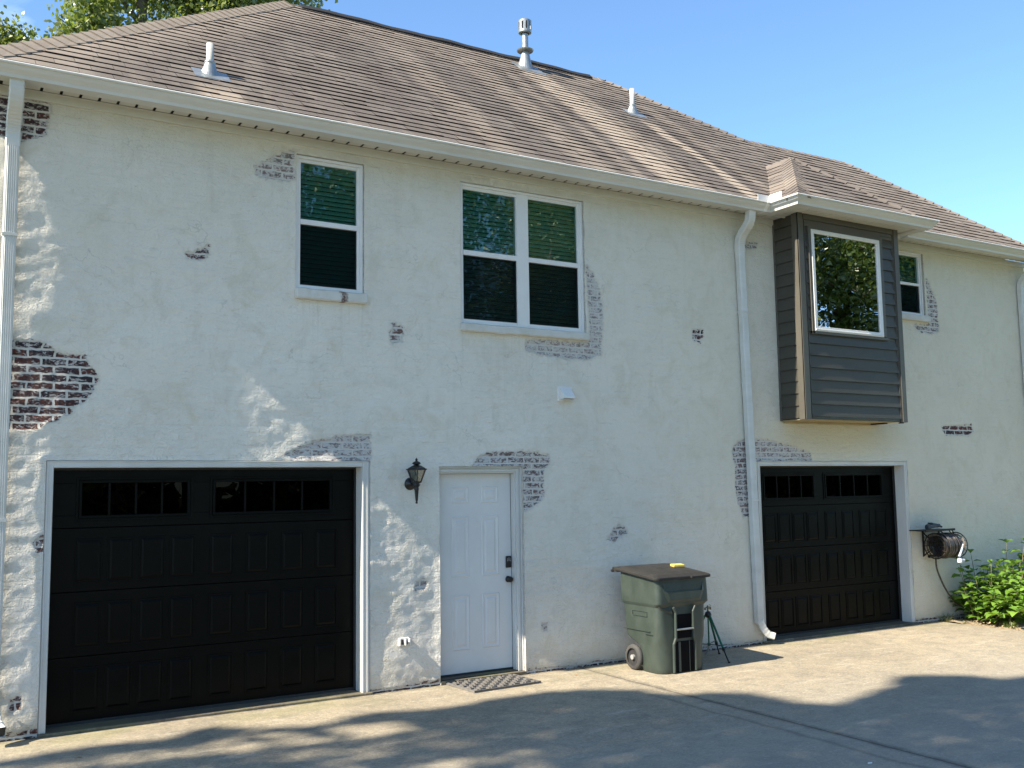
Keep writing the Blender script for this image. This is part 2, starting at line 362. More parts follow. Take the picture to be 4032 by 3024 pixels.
M_BARK = simple('bark', (.16, .135, .105), (.07, .055, .042), 6, .9, stretch=(3, 3, .6), bump=.02, bscale=9)
M_SOIL = simple('mulch_soil', (.16, .11, .065), (.42, .34, .23), 22, .95, bump=.02, bscale=40)
M_BRICKBASE = simple('red_brick_base', (.13, .05, .04), (.30, .25, .21), 13, .9, bump=.006, bscale=30)
M_RIDGE = simple('ridge_vent_plastic', (.006, .006, .007), (.012, .011, .010), 12, .8, bump=.003, bscale=30)

g = N('sill_stone'); e = g.noise(9, 6, .7, dist=.8)
cc = g.mix(g.ramp(g.noise(6, 5), .4, .7), (.60, .585, .54), (.52, .50, .44))
sxs = g.n('ShaderNodeSeparateXYZ', i_0=g.coord())
spot = g.math('ADD', g.math('ABSOLUTE', g.math('SUBTRACT', sxs.outputs[0], 3.56)), g.math('MULTIPLY', e, .16))
cc = g.mix(g.ramp(spot, .10, .125, .95, 0), cc, g.mix(g.ramp(g.noise(60, 4), .45, .55), (.09, .04, .03), (.28, .23, .2)))
M_SILL = g.set(Base_Color=cc, Roughness=.9, Normal=g.bump(e, .008))

g = N('insect_screen')
mx = g.n('ShaderNodeMixShader', i_0=.62, i_1=g.n('ShaderNodeBsdfTransparent', i_0=(1, 1, 1)), i_2=g.n('ShaderNodeBsdfDiffuse', i_0=(.006, .009, .010)))
g.put(g.out.inputs[0], mx); M_SCREEN = g.m
M_GLASSLOW = mat_glass('lower_sash_glass', (.40, .62, .60), .7)

# ---------------------------------------------------------------- ground
def ground():
    g = N('rough_grass'); g.set(Base_Color=g.mix(g.ramp(g.noise(2.2, 6), .35, .65), (.055, .085, .025), (.10, .11, .04)), Roughness=.95, Normal=g.bump(g.noise(18, 4), .03))
    b = MB(); b.face([(-300, -300, -.12), (300, -300, -.12), (300, 400, -.12), (-300, 400, -.12)])
    struct(b.build('ground', g.m))
    b = MB()
    J = 6.285
    def slab(x0, x1, y0, y1, z=-.022, t=.09): b.box(x0, x1, y0, y1, z-t, z)
    gp = .010
    xs = [-14, -6.4, -.6, J, 12.36]; ys = [-14.5, -8.6, 0]
    for i in range(4):
        for j in range(2):
            y1 = ys[j+1]-(gp if j == 0 else 0)
            slab(xs[i]+gp, xs[i+1]-(gp if i < 3 else 0), ys[j]+gp, y1)
    o = b.build('driveway', M_CONC, bevel=.006, seg=2); struct(o)
    b = MB(); b.box(-14, 12.3, -14.4, -.01, -.10, -.026); struct(b.build('driveway_joint', M_SEAL))
    # planting bed right of the drive
    b = MB(); n = 60
    def hz(x, y): return -.035+.05*mnoise.noise(Vector((x*2.1, y*2.1, 0)))+.022*mnoise.noise(Vector((x*11, y*11, 3)))
    for i in range(n):
        for j in range(n):
            x0 = 12.365+i*.09; y0 = -4.5+j*.077; q = [(x0, y0), (x0+.09, y0), (x0+.09, y0+.077), (x0, y0+.077)]
            b.face([(x, y, hz(x, y)) for x, y in q])
    struct(b.build('planting_bed', M_SOIL))
ground()

# ---------------------------------------------------------------- the house
house = thing('house', 'two storey whitewashed house with shingle roof, two dark garage doors and a grey bay', 'house')
XL, XR = .44, 15.0; WT = 5.27
# openings: x0,x1,z0,z1, depth of the reveal
HOLES = [(1.04, 3.782, -.06, 2.139, .19), (9.09, 11.832, -.06, 2.139, .19), (4.613, 5.612, -.06, 2.142, .13),
         (3.095, 3.795, 3.835, 5.16, .07), (4.885, 6.475, 3.63, 5.152, .07), (11.72, 12.50, 4.285, 5.20, .08)]
CASING_OPEN = [(.98, 3.859, -.06, 2.199), (9.03, 11.897, -.06, 2.199)]
# broken patches in the stucco, as outlines on the wall in metres, with how raw the brick shows
PATCHES = [
 ([(0.536,5.238),(0.722,5.247),(0.925,5.239),(0.922,5.123),(0.874,4.951),(0.699,4.867),(0.548,4.894)], 0.78),
 ([(0.674,3.185),(0.869,3.185),(0.999,3.147),(1.024,3.103),(1.253,3.096),(1.266,3.044),(1.329,2.968),(1.368,2.903),(1.322,2.782),(1.275,2.702),(1.18,2.647),(1.146,2.581),(0.972,2.5),(0.88,2.447),(0.699,2.431)], 0.85),
 ([(3.071,5.188),(2.972,5.156),(2.882,5.103),(2.792,5.043),(2.69,4.967),(2.698,4.908),(2.75,4.871),(2.884,4.869),(3.051,4.871),(3.081,4.891)], 0.42),
 ([(2.067,4.081),(2.135,4.075),(2.189,4.123),(2.278,4.165),(2.273,4.09),(2.232,4.028),(2.081,4.019)], 0.62),
 ([(4.082,3.582),(4.127,3.593),(4.212,3.544),(4.225,3.482),(4.211,3.39),(4.081,3.382),(4.065,3.487),(4.11,3.506)], 0.52),
 ([(6.5,4.415),(6.584,4.352),(6.645,4.215),(6.7,4.077),(6.714,3.828),(6.68,3.4),(6.503,3.341),(6.188,3.33),(5.883,3.364),(5.675,3.391),(5.687,3.5),(5.846,3.515),(6.508,3.531),(6.536,3.638),(6.52,3.99),(6.498,4.343)], 0.34),
 ([(2.998,2.259),(3.283,2.384),(3.565,2.439),(3.865,2.458),(3.869,2.202),(3.088,2.197)], 0.36),
 ([(4.994,2.15),(5.059,2.227),(5.17,2.283),(5.645,2.302),(5.95,2.27),(5.962,2.179),(5.881,2.079),(5.875,1.814),(5.775,1.731),(5.633,1.664),(5.582,1.681),(5.6,2.143)], 0.50),
 ([(0.897,1.541),(0.981,1.601),(0.986,1.444),(0.929,1.447)], 0.60),
 ([(0.775,0.293),(0.846,0.327),(0.867,0.246),(0.839,0.199),(0.767,0.184)], 0.90),
 ([(4.348,0.994),(4.43,1.046),(4.484,0.985),(4.449,0.909),(4.341,0.931)], 0.42),
 ([(5.82,0.487),(5.906,0.488),(5.904,0.401),(5.837,0.407)], 0.50),
 ([(6.696,1.326),(6.789,1.422),(6.877,1.484),(6.957,1.464),(6.994,1.394),(6.807,1.301)], 0.46),
 ([(8.063,3.783),(8.229,3.794),(8.238,3.724),(8.172,3.631),(8.05,3.652)], 0.80),
 ([(8.935,4.968),(9.204,4.989),(9.167,4.906),(8.944,4.889)], 0.50),
 ([(8.806,2.466),(8.687,2.408),(8.626,2.309),(8.648,2.23),(8.688,2.168),(8.662,1.914),(8.702,1.689),(8.783,1.518),(8.899,1.515),(8.949,2.464)], 0.52),
 ([(8.845,2.472),(9.214,2.471),(9.645,2.397),(10.019,2.301),(10.013,2.201),(8.831,2.2)], 0.40),
 ([(12.545,4.863),(12.615,4.795),(12.716,4.629),(12.786,4.486),(12.772,4.298),(12.792,4.088),(12.595,4.031),(12.332,4.05),(12.227,4.134),(12.229,4.153),(12.589,4.179),(12.561,4.405),(12.551,4.714)], 0.50),
 ([(12.717,2.697),(13.411,2.737),(13.445,2.63),(13.322,2.578),(12.783,2.571)], 0.92),
]
PATCHES[0] = ([(.44, 5.29)]+PATCHES[0][0][1:-1]+[(.44, 4.90)], .78)
PATCHES[1] = ([(.44, 3.20)]+PATCHES[1][0][1:-1]+[(.44, 2.43)], .85)

def vnoise(x, z, sc, seed):
    """smooth value noise on the wall, sc cells per metre (pair)"""
    r = np.random.default_rng(seed); G = r.random((256, 256))
    u = x*sc[0]+37.3; v = z*sc[1]+11.7
    i = np.floor(u).astype(int); j = np.floor(v).astype(int); fu = u-i; fv = v-j
    fu = fu*fu*(3-2*fu); fv = fv*fv*(3-2*fv); i %= 255; j %= 255
    return (G[i, j]*(1-fu)*(1-fv)+G[i+1, j]*fu*(1-fv)+G[i, j+1]*(1-fu)*fv+G[i+1, j+1]*fu*fv)-.5
def sdf(x, z, poly):
    d = np.full(x.shape, 9.); ins = np.zeros(x.shape, bool); n = len(poly)
    for k in range(n):
        ax, az = poly[k]; bx, bz = poly[(k+1) % n]; ex, ez = bx-ax, bz-az
        t = np.clip(((x-ax)*ex+(z-az)*ez)/(ex*ex+ez*ez+1e-12), 0, 1)
        d = np.minimum(d, np.hypot(x-ax-t*ex, z-az-t*ez))
        cnd = ((az > z) != (bz > z)) & (x < (bx-ax)*(z-az)/(bz-az+1e-12)+ax)
        ins ^= cnd
    return np.where(ins, d, -d)
def grid_lines(a, b, step, fixed):
    pts = sorted(set([a, b]+[f for f in fixed if a < f < b])); out = [a]
    for p, q in zip(pts[:-1], pts[1:]):
        k = max(1, int(round((q-p)/step))); out += [p+(q-p)*(i+1)/k for i in range(k)]
    return np.array(out)
WH = [(.98, 3.859, -.12, 2.199), (9.03, 11.897, -.12, 2.199)]+[h[:4] for h in HOLES[2:]]
def wall_front():
    xs = grid_lines(XL, XR, .018, [h[0] for h in WH]+[h[1] for h in WH]); zs = grid_lines(-.12, WT, .018, [h[2] for h in WH]+[h[3] for h in WH])
    X, Z = np.meshgrid(xs, zs, indexing='ij')
    sd = np.full(X.shape, -.3); raw = np.zeros(X.shape)
    for poly, rw in PATCHES:
        s = sdf(X, Z, poly); near = s > sd; sd = np.where(near, s, sd); raw = np.where(near, rw, raw)
    # bare brick course along the foot of the wall, here and there
    foot = .028+.05*vnoise(X, Z*0, (1.1, 1), 21)+.03*vnoise(X, Z*0, (7, 1), 22)
    s = foot-(Z+.01); near = (s > sd) & (Z < .12); sd = np.where(near, s, sd); raw = np.where(near, .75, raw)
    d = .0095*vnoise(X, Z, (1.6, 1.9), 1)+.0075*vnoise(X, Z, (4.3, 6), 2)+.0050*vnoise(X, Z, (9, 14.7), 3)+.0028*vnoise(X, Z, (21, 26), 4)
    d *= np.where(X > 8, .7, 1)
    ed = np.full(X.shape, 9.)
    for h in WH:
        dx = np.maximum(np.maximum(h[0]-X, X-h[1]), 0); dz = np.maximum(np.maximum(h[2]-Z, Z-h[3]), 0); ed = np.minimum(ed, np.hypot(dx, dz))
    d -= .010*np.exp(-(ed/.05)**2)*(.6+vnoise(X, Z, (8, 8), 9))      # stucco built up thicker round the openings
    rec = np.clip(sd/.02, 0, 1); Y = d+.009*rec
    nx, nz = X.shape
    V = np.stack([X, Y, Z], -1).reshape(-1, 3).astype(np.float32)
    xc = (xs[:-1]+xs[1:])/2; zc = (zs[:-1]+zs[1:])/2
    keep = np.ones((nx-1, nz-1), bool)
    for h in WH: keep &= ~(((xc > h[0]) & (xc < h[1]))[:, None] & ((zc > h[2]) & (zc < h[3]))[None, :])
    ii, jj = np.nonzero(keep); a = ii*nz+jj
    F = np.stack([a, a+nz, a+nz+1, a+1], -1).astype(np.int32)
    me = bpy.data.meshes.new('wall'); me.vertices.add(len(V)); me.vertices.foreach_set('co', V.ravel())
    me.loops.add(F.size); me.loops.foreach_set('vertex_index', F.ravel()); me.polygons.add(len(F))
    me.polygons.foreach_set('loop_start', np.arange(0, F.size, 4, dtype=np.int32)); me.polygons.foreach_set('loop_total', np.full(len(F), 4, dtype=np.int32))
    me.polygons.foreach_set('use_smooth', np.ones(len(F), bool)); me.update(calc_edges=True)
    for nm, arr in (('brick', sd), ('raw', raw)):
        at_ = me.attributes.new(nm, 'FLOAT', 'POINT'); at_.data.foreach_set('value', arr.ravel().astype(np.float32))
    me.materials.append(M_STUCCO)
    o = bpy.data.objects.new('wall', me); COL.objects.link(o); o.parent = house
    # returns of the openings, the sides and the back of the house
    b = MB()
    dep = [.21, .21, .15, .09, .09, .09]
    for (x0, x1, z0, z1), dp in zip(WH, dep):
        y0 = -.008
        b.face([(x0, y0, z0), (x0, dp, z0), (x0, dp, z1), (x0, y0, z1)]); b.face([(x1, y0, z0), (x1, y0, z1), (x1, dp, z1), (x1, dp, z0)])
        b.face([(x0, y0, z1), (x0, dp, z1), (x1, dp, z1), (x1, y0, z1)])
        if z0 > 0: b.face([(x0, y0, z0), (x1, y0, z0), (x1, dp, z0), (x0, dp, z0)])
        b.cut()
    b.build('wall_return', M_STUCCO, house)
    b = MB()
    for x in (XL, XR): b.face([(x, -.004, -.12), (x, 6.84, -.12), (x, 6.84, WT), (x, -.004, WT)]); b.cut()
    b.face([(XL, 6.84, -.12), (XR, 6.84, -.12), (XR, 6.84, WT), (XL, 6.84, WT)])
    b.face([(XL, .2, 5.38), (XR, .2, 5.38), (XR, 6.84, 5.38), (XL, 6.84, 5.38)])
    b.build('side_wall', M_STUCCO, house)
    b = MB(); b.box(XL+.02, XR-.02, .55, .6, -.1, 5.3); b.build('inner_wall', M_DARK, house)
wall_front()

# ------- eave: frieze board, soffit, gutters
def profile_run(mb, prof, A, B, out, mA=0, mB=0, caps=True):
    """sweep a closed profile of (outward, height) from A to B; mA/mB shift the ends along the run for mitres"""
    A = Vector(A); B = Vector(B); d = (B-A).normalized(); out = Vector(out)
    r0 = [A+out*p+Vector((0, 0, z))+d*(mA*p) for p, z in prof]; r1 = [B+out*p+Vector((0, 0, z))+d*(mB*p) for p, z in prof]
    mb.rings([r0, r1], caps, caps)
def ogee(s=1.):
    o = [(0, .112), (0, .0), (.112, 0), (.118, .026), (.132, .040), (.150, .055), (.163, .072), (.168, .086), (.184, .088), (.188, .095), (.188, .102), (.181, .111), (.172, .111)]
    i = [(.166, .106), (.168, .100), (.160, .096), (.154, .076), (.142, .062), (.122, .048), (.110, .034), (.106, .006), (.006, .006), (.006, .112)]
    return o+i
GZ = 5.290
def eaves():
    # frieze + soffit along the main wall (broken by the bay)
    for x0, x1 in ((XL-.2, 9.49), (11.36, XR)):
        b = MB(); b.box(x0, x1, -.026, .0, 5.246, 5.322); b.box(x0, x1, -.034, -.026, 5.312, 5.326)
        b.build('frieze_board', M_SOFFIT, house, bevel=.003)
    b = MB()
    for x0, x1 in ((.22, 9.24), (11.5, XR)):
        n = int((x1-x0)/.152); st = (x1-x0)/n
        for i in range(n):
            a = x0+i*st
            b.box(a+.024, a+st, -.23, -.034, 5.328, 5.334)          # panel face between the V grooves
        b.box(x0, x1, -.24, -.128, 5.322, 5.3285)
    b.build('soffit', M_SOFFIT, house)
    b = MB(); b.box(.22, 9.24, -.23, 0, 5.346, 5.352); b.build('soffit_backing', M_SEAL, house)
    b = MB(); b.box(11.5, XR, -.23, 0, 5.346, 5.352); b.build('soffit_backing', M_SEAL, house)
    # perforated strips in every few soffit panels
    b = MB()
    n = int((9.24-.22)/.152); st = (9.24-.22)/n
    for i in range(n):
        if i % 10 in (4, 5, 6, 7, 8):
            a = .22+i*st+.014
            b.cut()
            for k in range(5):
                for q in range(2): b.box(a+.012+k*.025+(q*.010), a+.022+k*.025+(q*.010), -.118+q*.035, -.092+q*.035, 5.3285, 5.3296)
    b.build('soffit_vent', M_SEAL, house)
    b = MB(); b.box(.22, XR, -.222, -.200, 5.296, 5.405); b.box(9.22, 11.55, -.672, -.650, 5.296, 5.405); b.box(9.22, 9.242, -.65, -.222, 5.296, 5.405); b.box(11.528, 11.55, -.65, -.222, 5.296, 5.405)
    b.build('fascia', M_GUT, house)
    P = ogee()
    def gut(name, runs):
        b = MB()
        for r in runs: profile_run(b, P, *r)
        return b.build(name, M_GUT, house)
    gut('gutter', [((.22, -.222, GZ), (9.22, -.222, GZ), (0, -1, 0), -1, -1), ((.22, 6.9, GZ), (.22, -.222, GZ), (-1, 0, 0), 0, 1)])
    gut('gutter', [((9.22, -.222, GZ), (9.22, -.672, GZ), (-1, 0, 0), 1, 1), ((9.22, -.672, GZ), (11.55, -.672, GZ), (0, -1, 0), -1, 1), ((11.55, -.672, GZ), (11.55, -.30, GZ), (1, 0, 0), -1, 0)])
    gut('gutter', [((11.74, -.222, GZ), (XR+.02, -.222, GZ), (0, -1, 0), 0, 0)])
    b = MB()                                                       # seams and the tall splash guards at the inside corner
    for x in (3.3, 6.4): profile_run(b, [(p*1.012, z-.001) for p, z in P[:13]]+[(p, z) for p, z in P[13:]], (x, -.2215, GZ), (x+.012, -.2215, GZ), (0, -1, 0))
    b.build('gutter_seam', M_GUT, house, split=True)
    b = MB()
    b.box(8.83, 9.035, -.408, -.404, 5.385, 5.47); b.box(9.034, 9.038, -.60, -.400, 5.385, 5.485)
    profile_run(b, [(p*1.03, z*1.02-.002) for p, z in P[:13]]+[(p, z) for p, z in P[13:]], (8.99, -.222, GZ), (9.04, -.222, GZ), (0, -1, 0))
    b.build('splash_guard', M_WHITE, house, split=True)
    # bay soffit
    b = MB(); n = 17
    for i in range(n):
        a = 9.24+i*(11.53-9.24)/n; b.box(a+.01, a+(11.53-9.24)/n, -.65, -.03 if (a < 9.4 or a > 11.36) else -.40, 5.316, 5.326)
    b.box(9.24, 11.53, -.65, 0, 5.330, 5.335); b.build('bay_soffit', M_SOFFIT, house)
eaves()

# ------- roof
def clip(poly, a, b, c):
    out = []
    for i in range(len(poly)):
        p = poly[i]; q = poly[(i+1) % len(poly)]; dp = a*p[0]+b*p[1]+c; dq = a*q[0]+b*q[1]+c
        if dp >= 0: out.append(p)
        if (dp >= 0) != (dq >= 0): t = dp/(dp-dq); out.append((p[0]+t*(q[0]-p[0]), p[1]+t*(q[1]-p[1])))
    return out
def shingle_plane(mb, poly, udir, expo=.142, tab=(.18, .42), thick=(.0095, .0128), seed=1, voff=0.):
    """poly: convex, first edge on the eave side; udir: horizontal direction along the courses"""
    r = random.Random(seed); poly = [Vector(p) for p in poly]; u = Vector(udir).normalized()
    nrm = (poly[1]-poly[0]).cross(poly[2]-poly[0]).normalized()
    if nrm.z < 0: nrm = -nrm
    v = nrm.cross(u).normalized()
    if v.z < 0: v = -v
    o = poly[0]; P2 = [((p-o).dot(u), (p-o).dot(v)) for p in poly]
    area = sum(P2[i][0]*P2[(i+1) % len(P2)][1]-P2[(i+1) % len(P2)][0]*P2[i][1] for i in range(len(P2)))
    if area < 0: P2 = P2[::-1]
    hp = []
    for i in range(len(P2)):
        p, q = P2[i], P2[(i+1) % len(P2)]; a, b = -(q[1]-p[1]), q[0]-p[0]; ln = math.hypot(a, b)
        if ln > 1e-6: hp.append((a/ln, b/ln, -(a*p[0]+b*p[1])/ln))
    u0 = min(p[0] for p in P2)-.3; u1 = max(p[0] for p in P2); v0 = min(p[1] for p in P2)-voff; v1 = max(p[1] for p in P2)
    k = 0
    while v0+k*expo < v1:
        a = v0+k*expo; uu = u0-r.random()*.25; wob = r.uniform(-.003, .003); ph = r.uniform(0, 6)
        while uu < u1:
            wd = r.uniform(*tab); t = r.choice([thick[0]*.78, thick[0]*.95, thick[1], thick[1]*1.05, thick[0]]); w0_ = wob+.004*math.sin(uu*1.7+ph); w1_ = wob+.004*math.sin((uu+wd)*1.7+ph)+r.uniform(-.0015, .0015); q = [(uu, a+w0_), (uu+wd-.003, a+w1_), (uu+wd-.003, a+expo+.03), (uu, a+expo+.03)]
            uu += wd
            for h in hp:
                q = clip(q, *h)
                if len(q) < 3: break
            if len(q) < 3: continue
            tint = min(1, max(0, r.gauss(.45, .22)))
            if tint == .5: tint = .51
            top = [o+u*x+v*y+nrm*(max(0, t+.0045-(y-a)/(expo+.03)*(t+.0025))) for x, y in q]
            low = [o+u*x+v*y-nrm*.004 for x, y in q]
            mb.face(top, tint)
            for i in range(len(q)): j = (i+1) % len(q); mb.face([low[i], low[j], top[j], top[i]], -1.)
        k += 1
def cap_line(mb, A, B, n1, n2, wd=.13, step=.145, th=.012, seed=5):
    """bent ridge caps from A (low end) up to B, n1/n2: unit directions down each roof plane, square to the line"""
    r = random.Random(seed); A = Vector(A); B = Vector(B); d = (B-A); Ln = d.length; d.normalize(); n1 = Vector(n1).normalized(); n2 = Vector(n2).normalized()
    upv = -(n1+n2).normalized() if abs((n1+n2).length) > .05 else Vector((0, 0, 1))
    if upv.z < 0: upv = -upv
    k = 0
    while k*step < Ln:
        a = k*step; b = min(a+step+.06, Ln); t0 = th+.014+r.uniform(0, .004); t1 = th*.6
        w1 = wd+r.uniform(-.006, .006)
        def ring(s, t): c = A+d*s; return [c+n1*w1+upv*(t*.7), c+n1*w1*.35+upv*(t+.006), c+upv*(t+.013), c+n2*w1*.35+upv*(t+.006), c+n2*w1+upv*(t*.7), c+n2*w1-upv*.008, c-upv*.003, c+n1*w1-upv*.008]
        i0 = len(mb.f); mb.rings([ring(a, t0), ring(b, t1)]); tn = .55+.4*r.random()
        for i in range(i0, len(mb.f)): mb.c[i] = tn
        k += 1
EZ = 5.42; MP = .8
def rz(y): return EZ+MP*(y+.33)
RY = 3.46; RZ_ = rz(RY); R1 = (4.12, RY, RZ_); R2 = (9.42, RY, RZ_)
J = (10.98, 1.95, rz(1.95)); K = (13.33, 1.97, rz(1.97)); EL = (.33, -.33, EZ); ER = (14.87, -.33, EZ); JX = 10.98
def roof():
    b = MB()
    shingle_plane(b, [EL, (JX, -.33, EZ), J, R2, R1], (1, 0, 0), seed=3)
    shingle_plane(b, [(JX, -.33, EZ), ER, K, J], (1, 0, 0), seed=4)
    # left end and the slopes behind
    EB = 7.25; LB = (.33, EB, EZ)
    shingle_plane(b, [EL, LB, R1], (0, 1, 0), seed=5, tab=(.3, .6))
    V = (13.2, 4.2, EZ); W_ = (13.2, EB, EZ)
    for q in ([R1, R2, W_, LB], [R2, J, V, W_], [J, K, (14.87, 4.25, EZ), V], [K, ER, (14.87, 4.25, EZ)]): b.face(q, .4)
    rf = b.build('roof', M_SHINGLE, house)
    b = MB()
    for q in ([EL, (JX, -.33, EZ), J, R2, R1], [(JX, -.33, EZ), ER, K, J], [EL, LB, R1]): b.face([(x, y, z-.012) for x, y, z in q])
    b.box(.3, 9.1, -.345, -.30, 5.402, 5.414); b.box(11.5, 14.9, -.345, -.30, 5.402, 5.414)
    b.build('roof_deck', M_SEAL, rf)
    # caps
    dl = (Vector(R1)-Vector(EL)).normalized(); nF = Vector((0, -MP, 1)).normalized(); nL = Vector((-MP, 0, 1)).normalized()
    f1 = dl.cross(nF); f1 = f1 if f1.z < 0 else -f1; f2 = dl.cross(nL); f2 = f2 if f2.z < 0 else -f2
    b = MB(); cap_line(b, EL, R1, f1, f2, wd=.15, th=.02); b.cut()
    cap_line(b, K, R2, (0, 0, -1), (0, 0, -1)) if False else None
    for A_, B_ in ((J, R2), (ER, K)):
        d = (Vector(B_)-Vector(A_)).normalized(); nr = Vector((MP, 0, 1)).normalized()
        g1 = d.cross(nF); g1 = g1 if g1.z < 0 else -g1; g2 = d.cross(nr); g2 = g2 if g2.z < 0 else -g2
        cap_line(b, A_, B_, g1, g2, wd=.11, th=.006, seed=8); b.cut()
    cap_line(b, J, K, Vector((0, -1, -MP)), Vector((0, 1, -MP)), wd=.11, th=.004, seed=9); b.cut()
    cap_line(b, (9.15, RY, RZ_), (9.42, RY, RZ_), Vector((0, -1, -MP)), Vector((0, 1, -MP)), wd=.12, th=.008, seed=10)
    b.build('ridge_cap', M_SHINGLE, rf)
    # black ridge vent, slightly wavy, with caps along its back
    b = MB(); xs = np.arange(4.3, 9.21, .12); rr = []
    for x in xs:
        dz = .006*math.sin(x*4.1)+.004*math.sin(x*9.7+1)
        rr.append([(x, RY-.125, RZ_-.085+dz*.5), (x, RY-.13, RZ_-.055+dz), (x, RY-.05, RZ_+.022+dz), (x, RY+.05, RZ_+.022+dz), (x, RY+.16, RZ_-.055+dz), (x, RY+.155, RZ_-.12)])
    b.rings(rr)
    for x in np.arange(4.45, 9.1, .30): b.box(x, x+.012, RY-.135, RY-.12, RZ_-.072, RZ_-.058)
    b.build('ridge_vent', M_RIDGE, rf)
    # the little hipped roof over the bay
    b = MB(); ye = -.79; x0, x1 = 9.125, 11.30; ap = (10.375, .46, EZ+MP*1.25); rb = (10.375, .46+.46, rz(.92))
    fl = (x0, ye, EZ); 
    shingle_plane(b, [fl, (x1, ye, EZ), ap], (1, 0, 0), seed=21)
    shingle_plane(b, [(x0, -.33, EZ), fl, ap, rb], (0, 1, 0), seed=22, tab=(.25, .5), thick=(.006, .009))
    b.face([(x1, ye, EZ), (11.60, -.25, 5.5), rb, ap], .6)
    o = b.build('bay_roof', M_SHINGLE, house)
    b = MB()
    b.face([(x, y, z-.012) for x, y, z in (fl, (x1, ye, EZ), ap)]); b.face([(x, y, z-.012) for x, y, z in ((x0, -.33, EZ), fl, ap, rb)])
    b.box(x0, 11.6, ye-.01, ye+.02, 5.400, 5.414)
    b.build('roof_deck', M_SEAL, o)
    b = MB()
    for A_, n_ in ((fl, Vector((-MP, 0, 1))), ((x1, ye, EZ), Vector((MP*1.2, .2, 1)))):
        d = (Vector(ap)-Vector(A_)).normalized(); n_.normalize(); g1 = d.cross(nF); g1 = g1 if g1.z < 0 else -g1; g2 = d.cross(n_); g2 = g2 if g2.z < 0 else -g2
        if n_.x < 0: cap_line(b, A_, ap, g1, g2, wd=.16, th=.002, step=.13, seed=12)
        else: cap_line(b, A_, ap, g1, g2, wd=.07, th=.012, step=.20, seed=13)
        b.cut()
    cap_line(b, rb, ap, (-.78, 0, -.62), (.78, 0, -.62), wd=.13, th=.004, seed=14)
    b.build('ridge_cap', M_SHINGLE, o)
    # vents through the roof
    def boot(b, x, y, r0, r1, h):
        z = rz(y); rr = []
        for k in range(9):
            t = k/8; rad = r0+(r1-r0)*t**.6; zz = h*t
            rr.append([(x+rad*math.cos(a), y+rad*math.sin(a), z+zz+(rad*math.sin(a)*MP)*(1-t)) for a in np.linspace(0, 2*math.pi, 20, endpoint=False)])
        b.rings(rr)
    def flash(b, x, y, hx, hy):
        b.face([(x-hx, y-hy, rz(y-hy)+.020), (x+hx, y-hy, rz(y-hy)+.020), (x+hx, y+hy*.3, rz(y+hy*.3)+.018), (x-hx, y+hy*.3, rz(y+hy*.3)+.018)])
        b.face([(x-hx, y-hy, rz(y-hy)+.020), (x-hx, y-hy, rz(y-hy)), (x+hx, y-hy, rz(y-hy)), (x+hx, y-hy, rz(y-hy)+.02)])
    for (x, y, top) in ((2.325, .27, 6.20), (8.90, 2.09, 7.72)):
        b = MB(); b.tube([(x, y, rz(y)-.1), (x, y, top)], .036, 16); p = b.build('vent_pipe', M_PVC, rf, smooth=False)
        p.data.polygons.foreach_set('use_smooth', [len(f.vertices) == 4 for f in p.data.polygons])
        b = MB(); boot(b, x, y, .095, .050, .10); flash(b, x, y, .17, .15); b.lathe([(.052, 0), (.056, .012), (.046, .03)], 16, at((x, y, rz(y)+.095))); b.build('pipe_flashing', M_ALU, p)
    x, y = 7.73, 3.16; z = rz(y); b = MB()
    b.tube([(x, y, z), (x, y, z+.66)], .048, 18); p = b.build('flue_pipe', M_ALU, rf)
    b = MB(); boot(b, x, y, .125, .065, .20); flash(b, x, y, .24, .22); b.lathe([(.062, .0), (.12, .01), (.13, .025), (.062, .06)], 20, at((x, y, z+.235))); b.build('pipe_flashing', M_ALU, p)
    b = MB(); zt = z+.52
    b.lathe([(.055, 0), (.098, .012), (.100, .03), (.100, .05), (.08, .055)], 24, at((x, y, zt))); b.lathe([(.08, .17), (.100, .172), (.102, .2), (.07, .220), (.02, .228)], 24, at((x, y, zt)))
    for k in range(10):
        a = k/10*2*math.pi; b.box(-.020, .020, .094, .099, .04, .185, at((x, y, zt), (0, 0, a)))
    b.build('flue_cap', M_ALU, p)
    b = MB(); b.tube([(x, y, zt+.0), (x, y, zt+.19)], .066, 16); b.build('flue_core', M_SEAL, p)
roof()

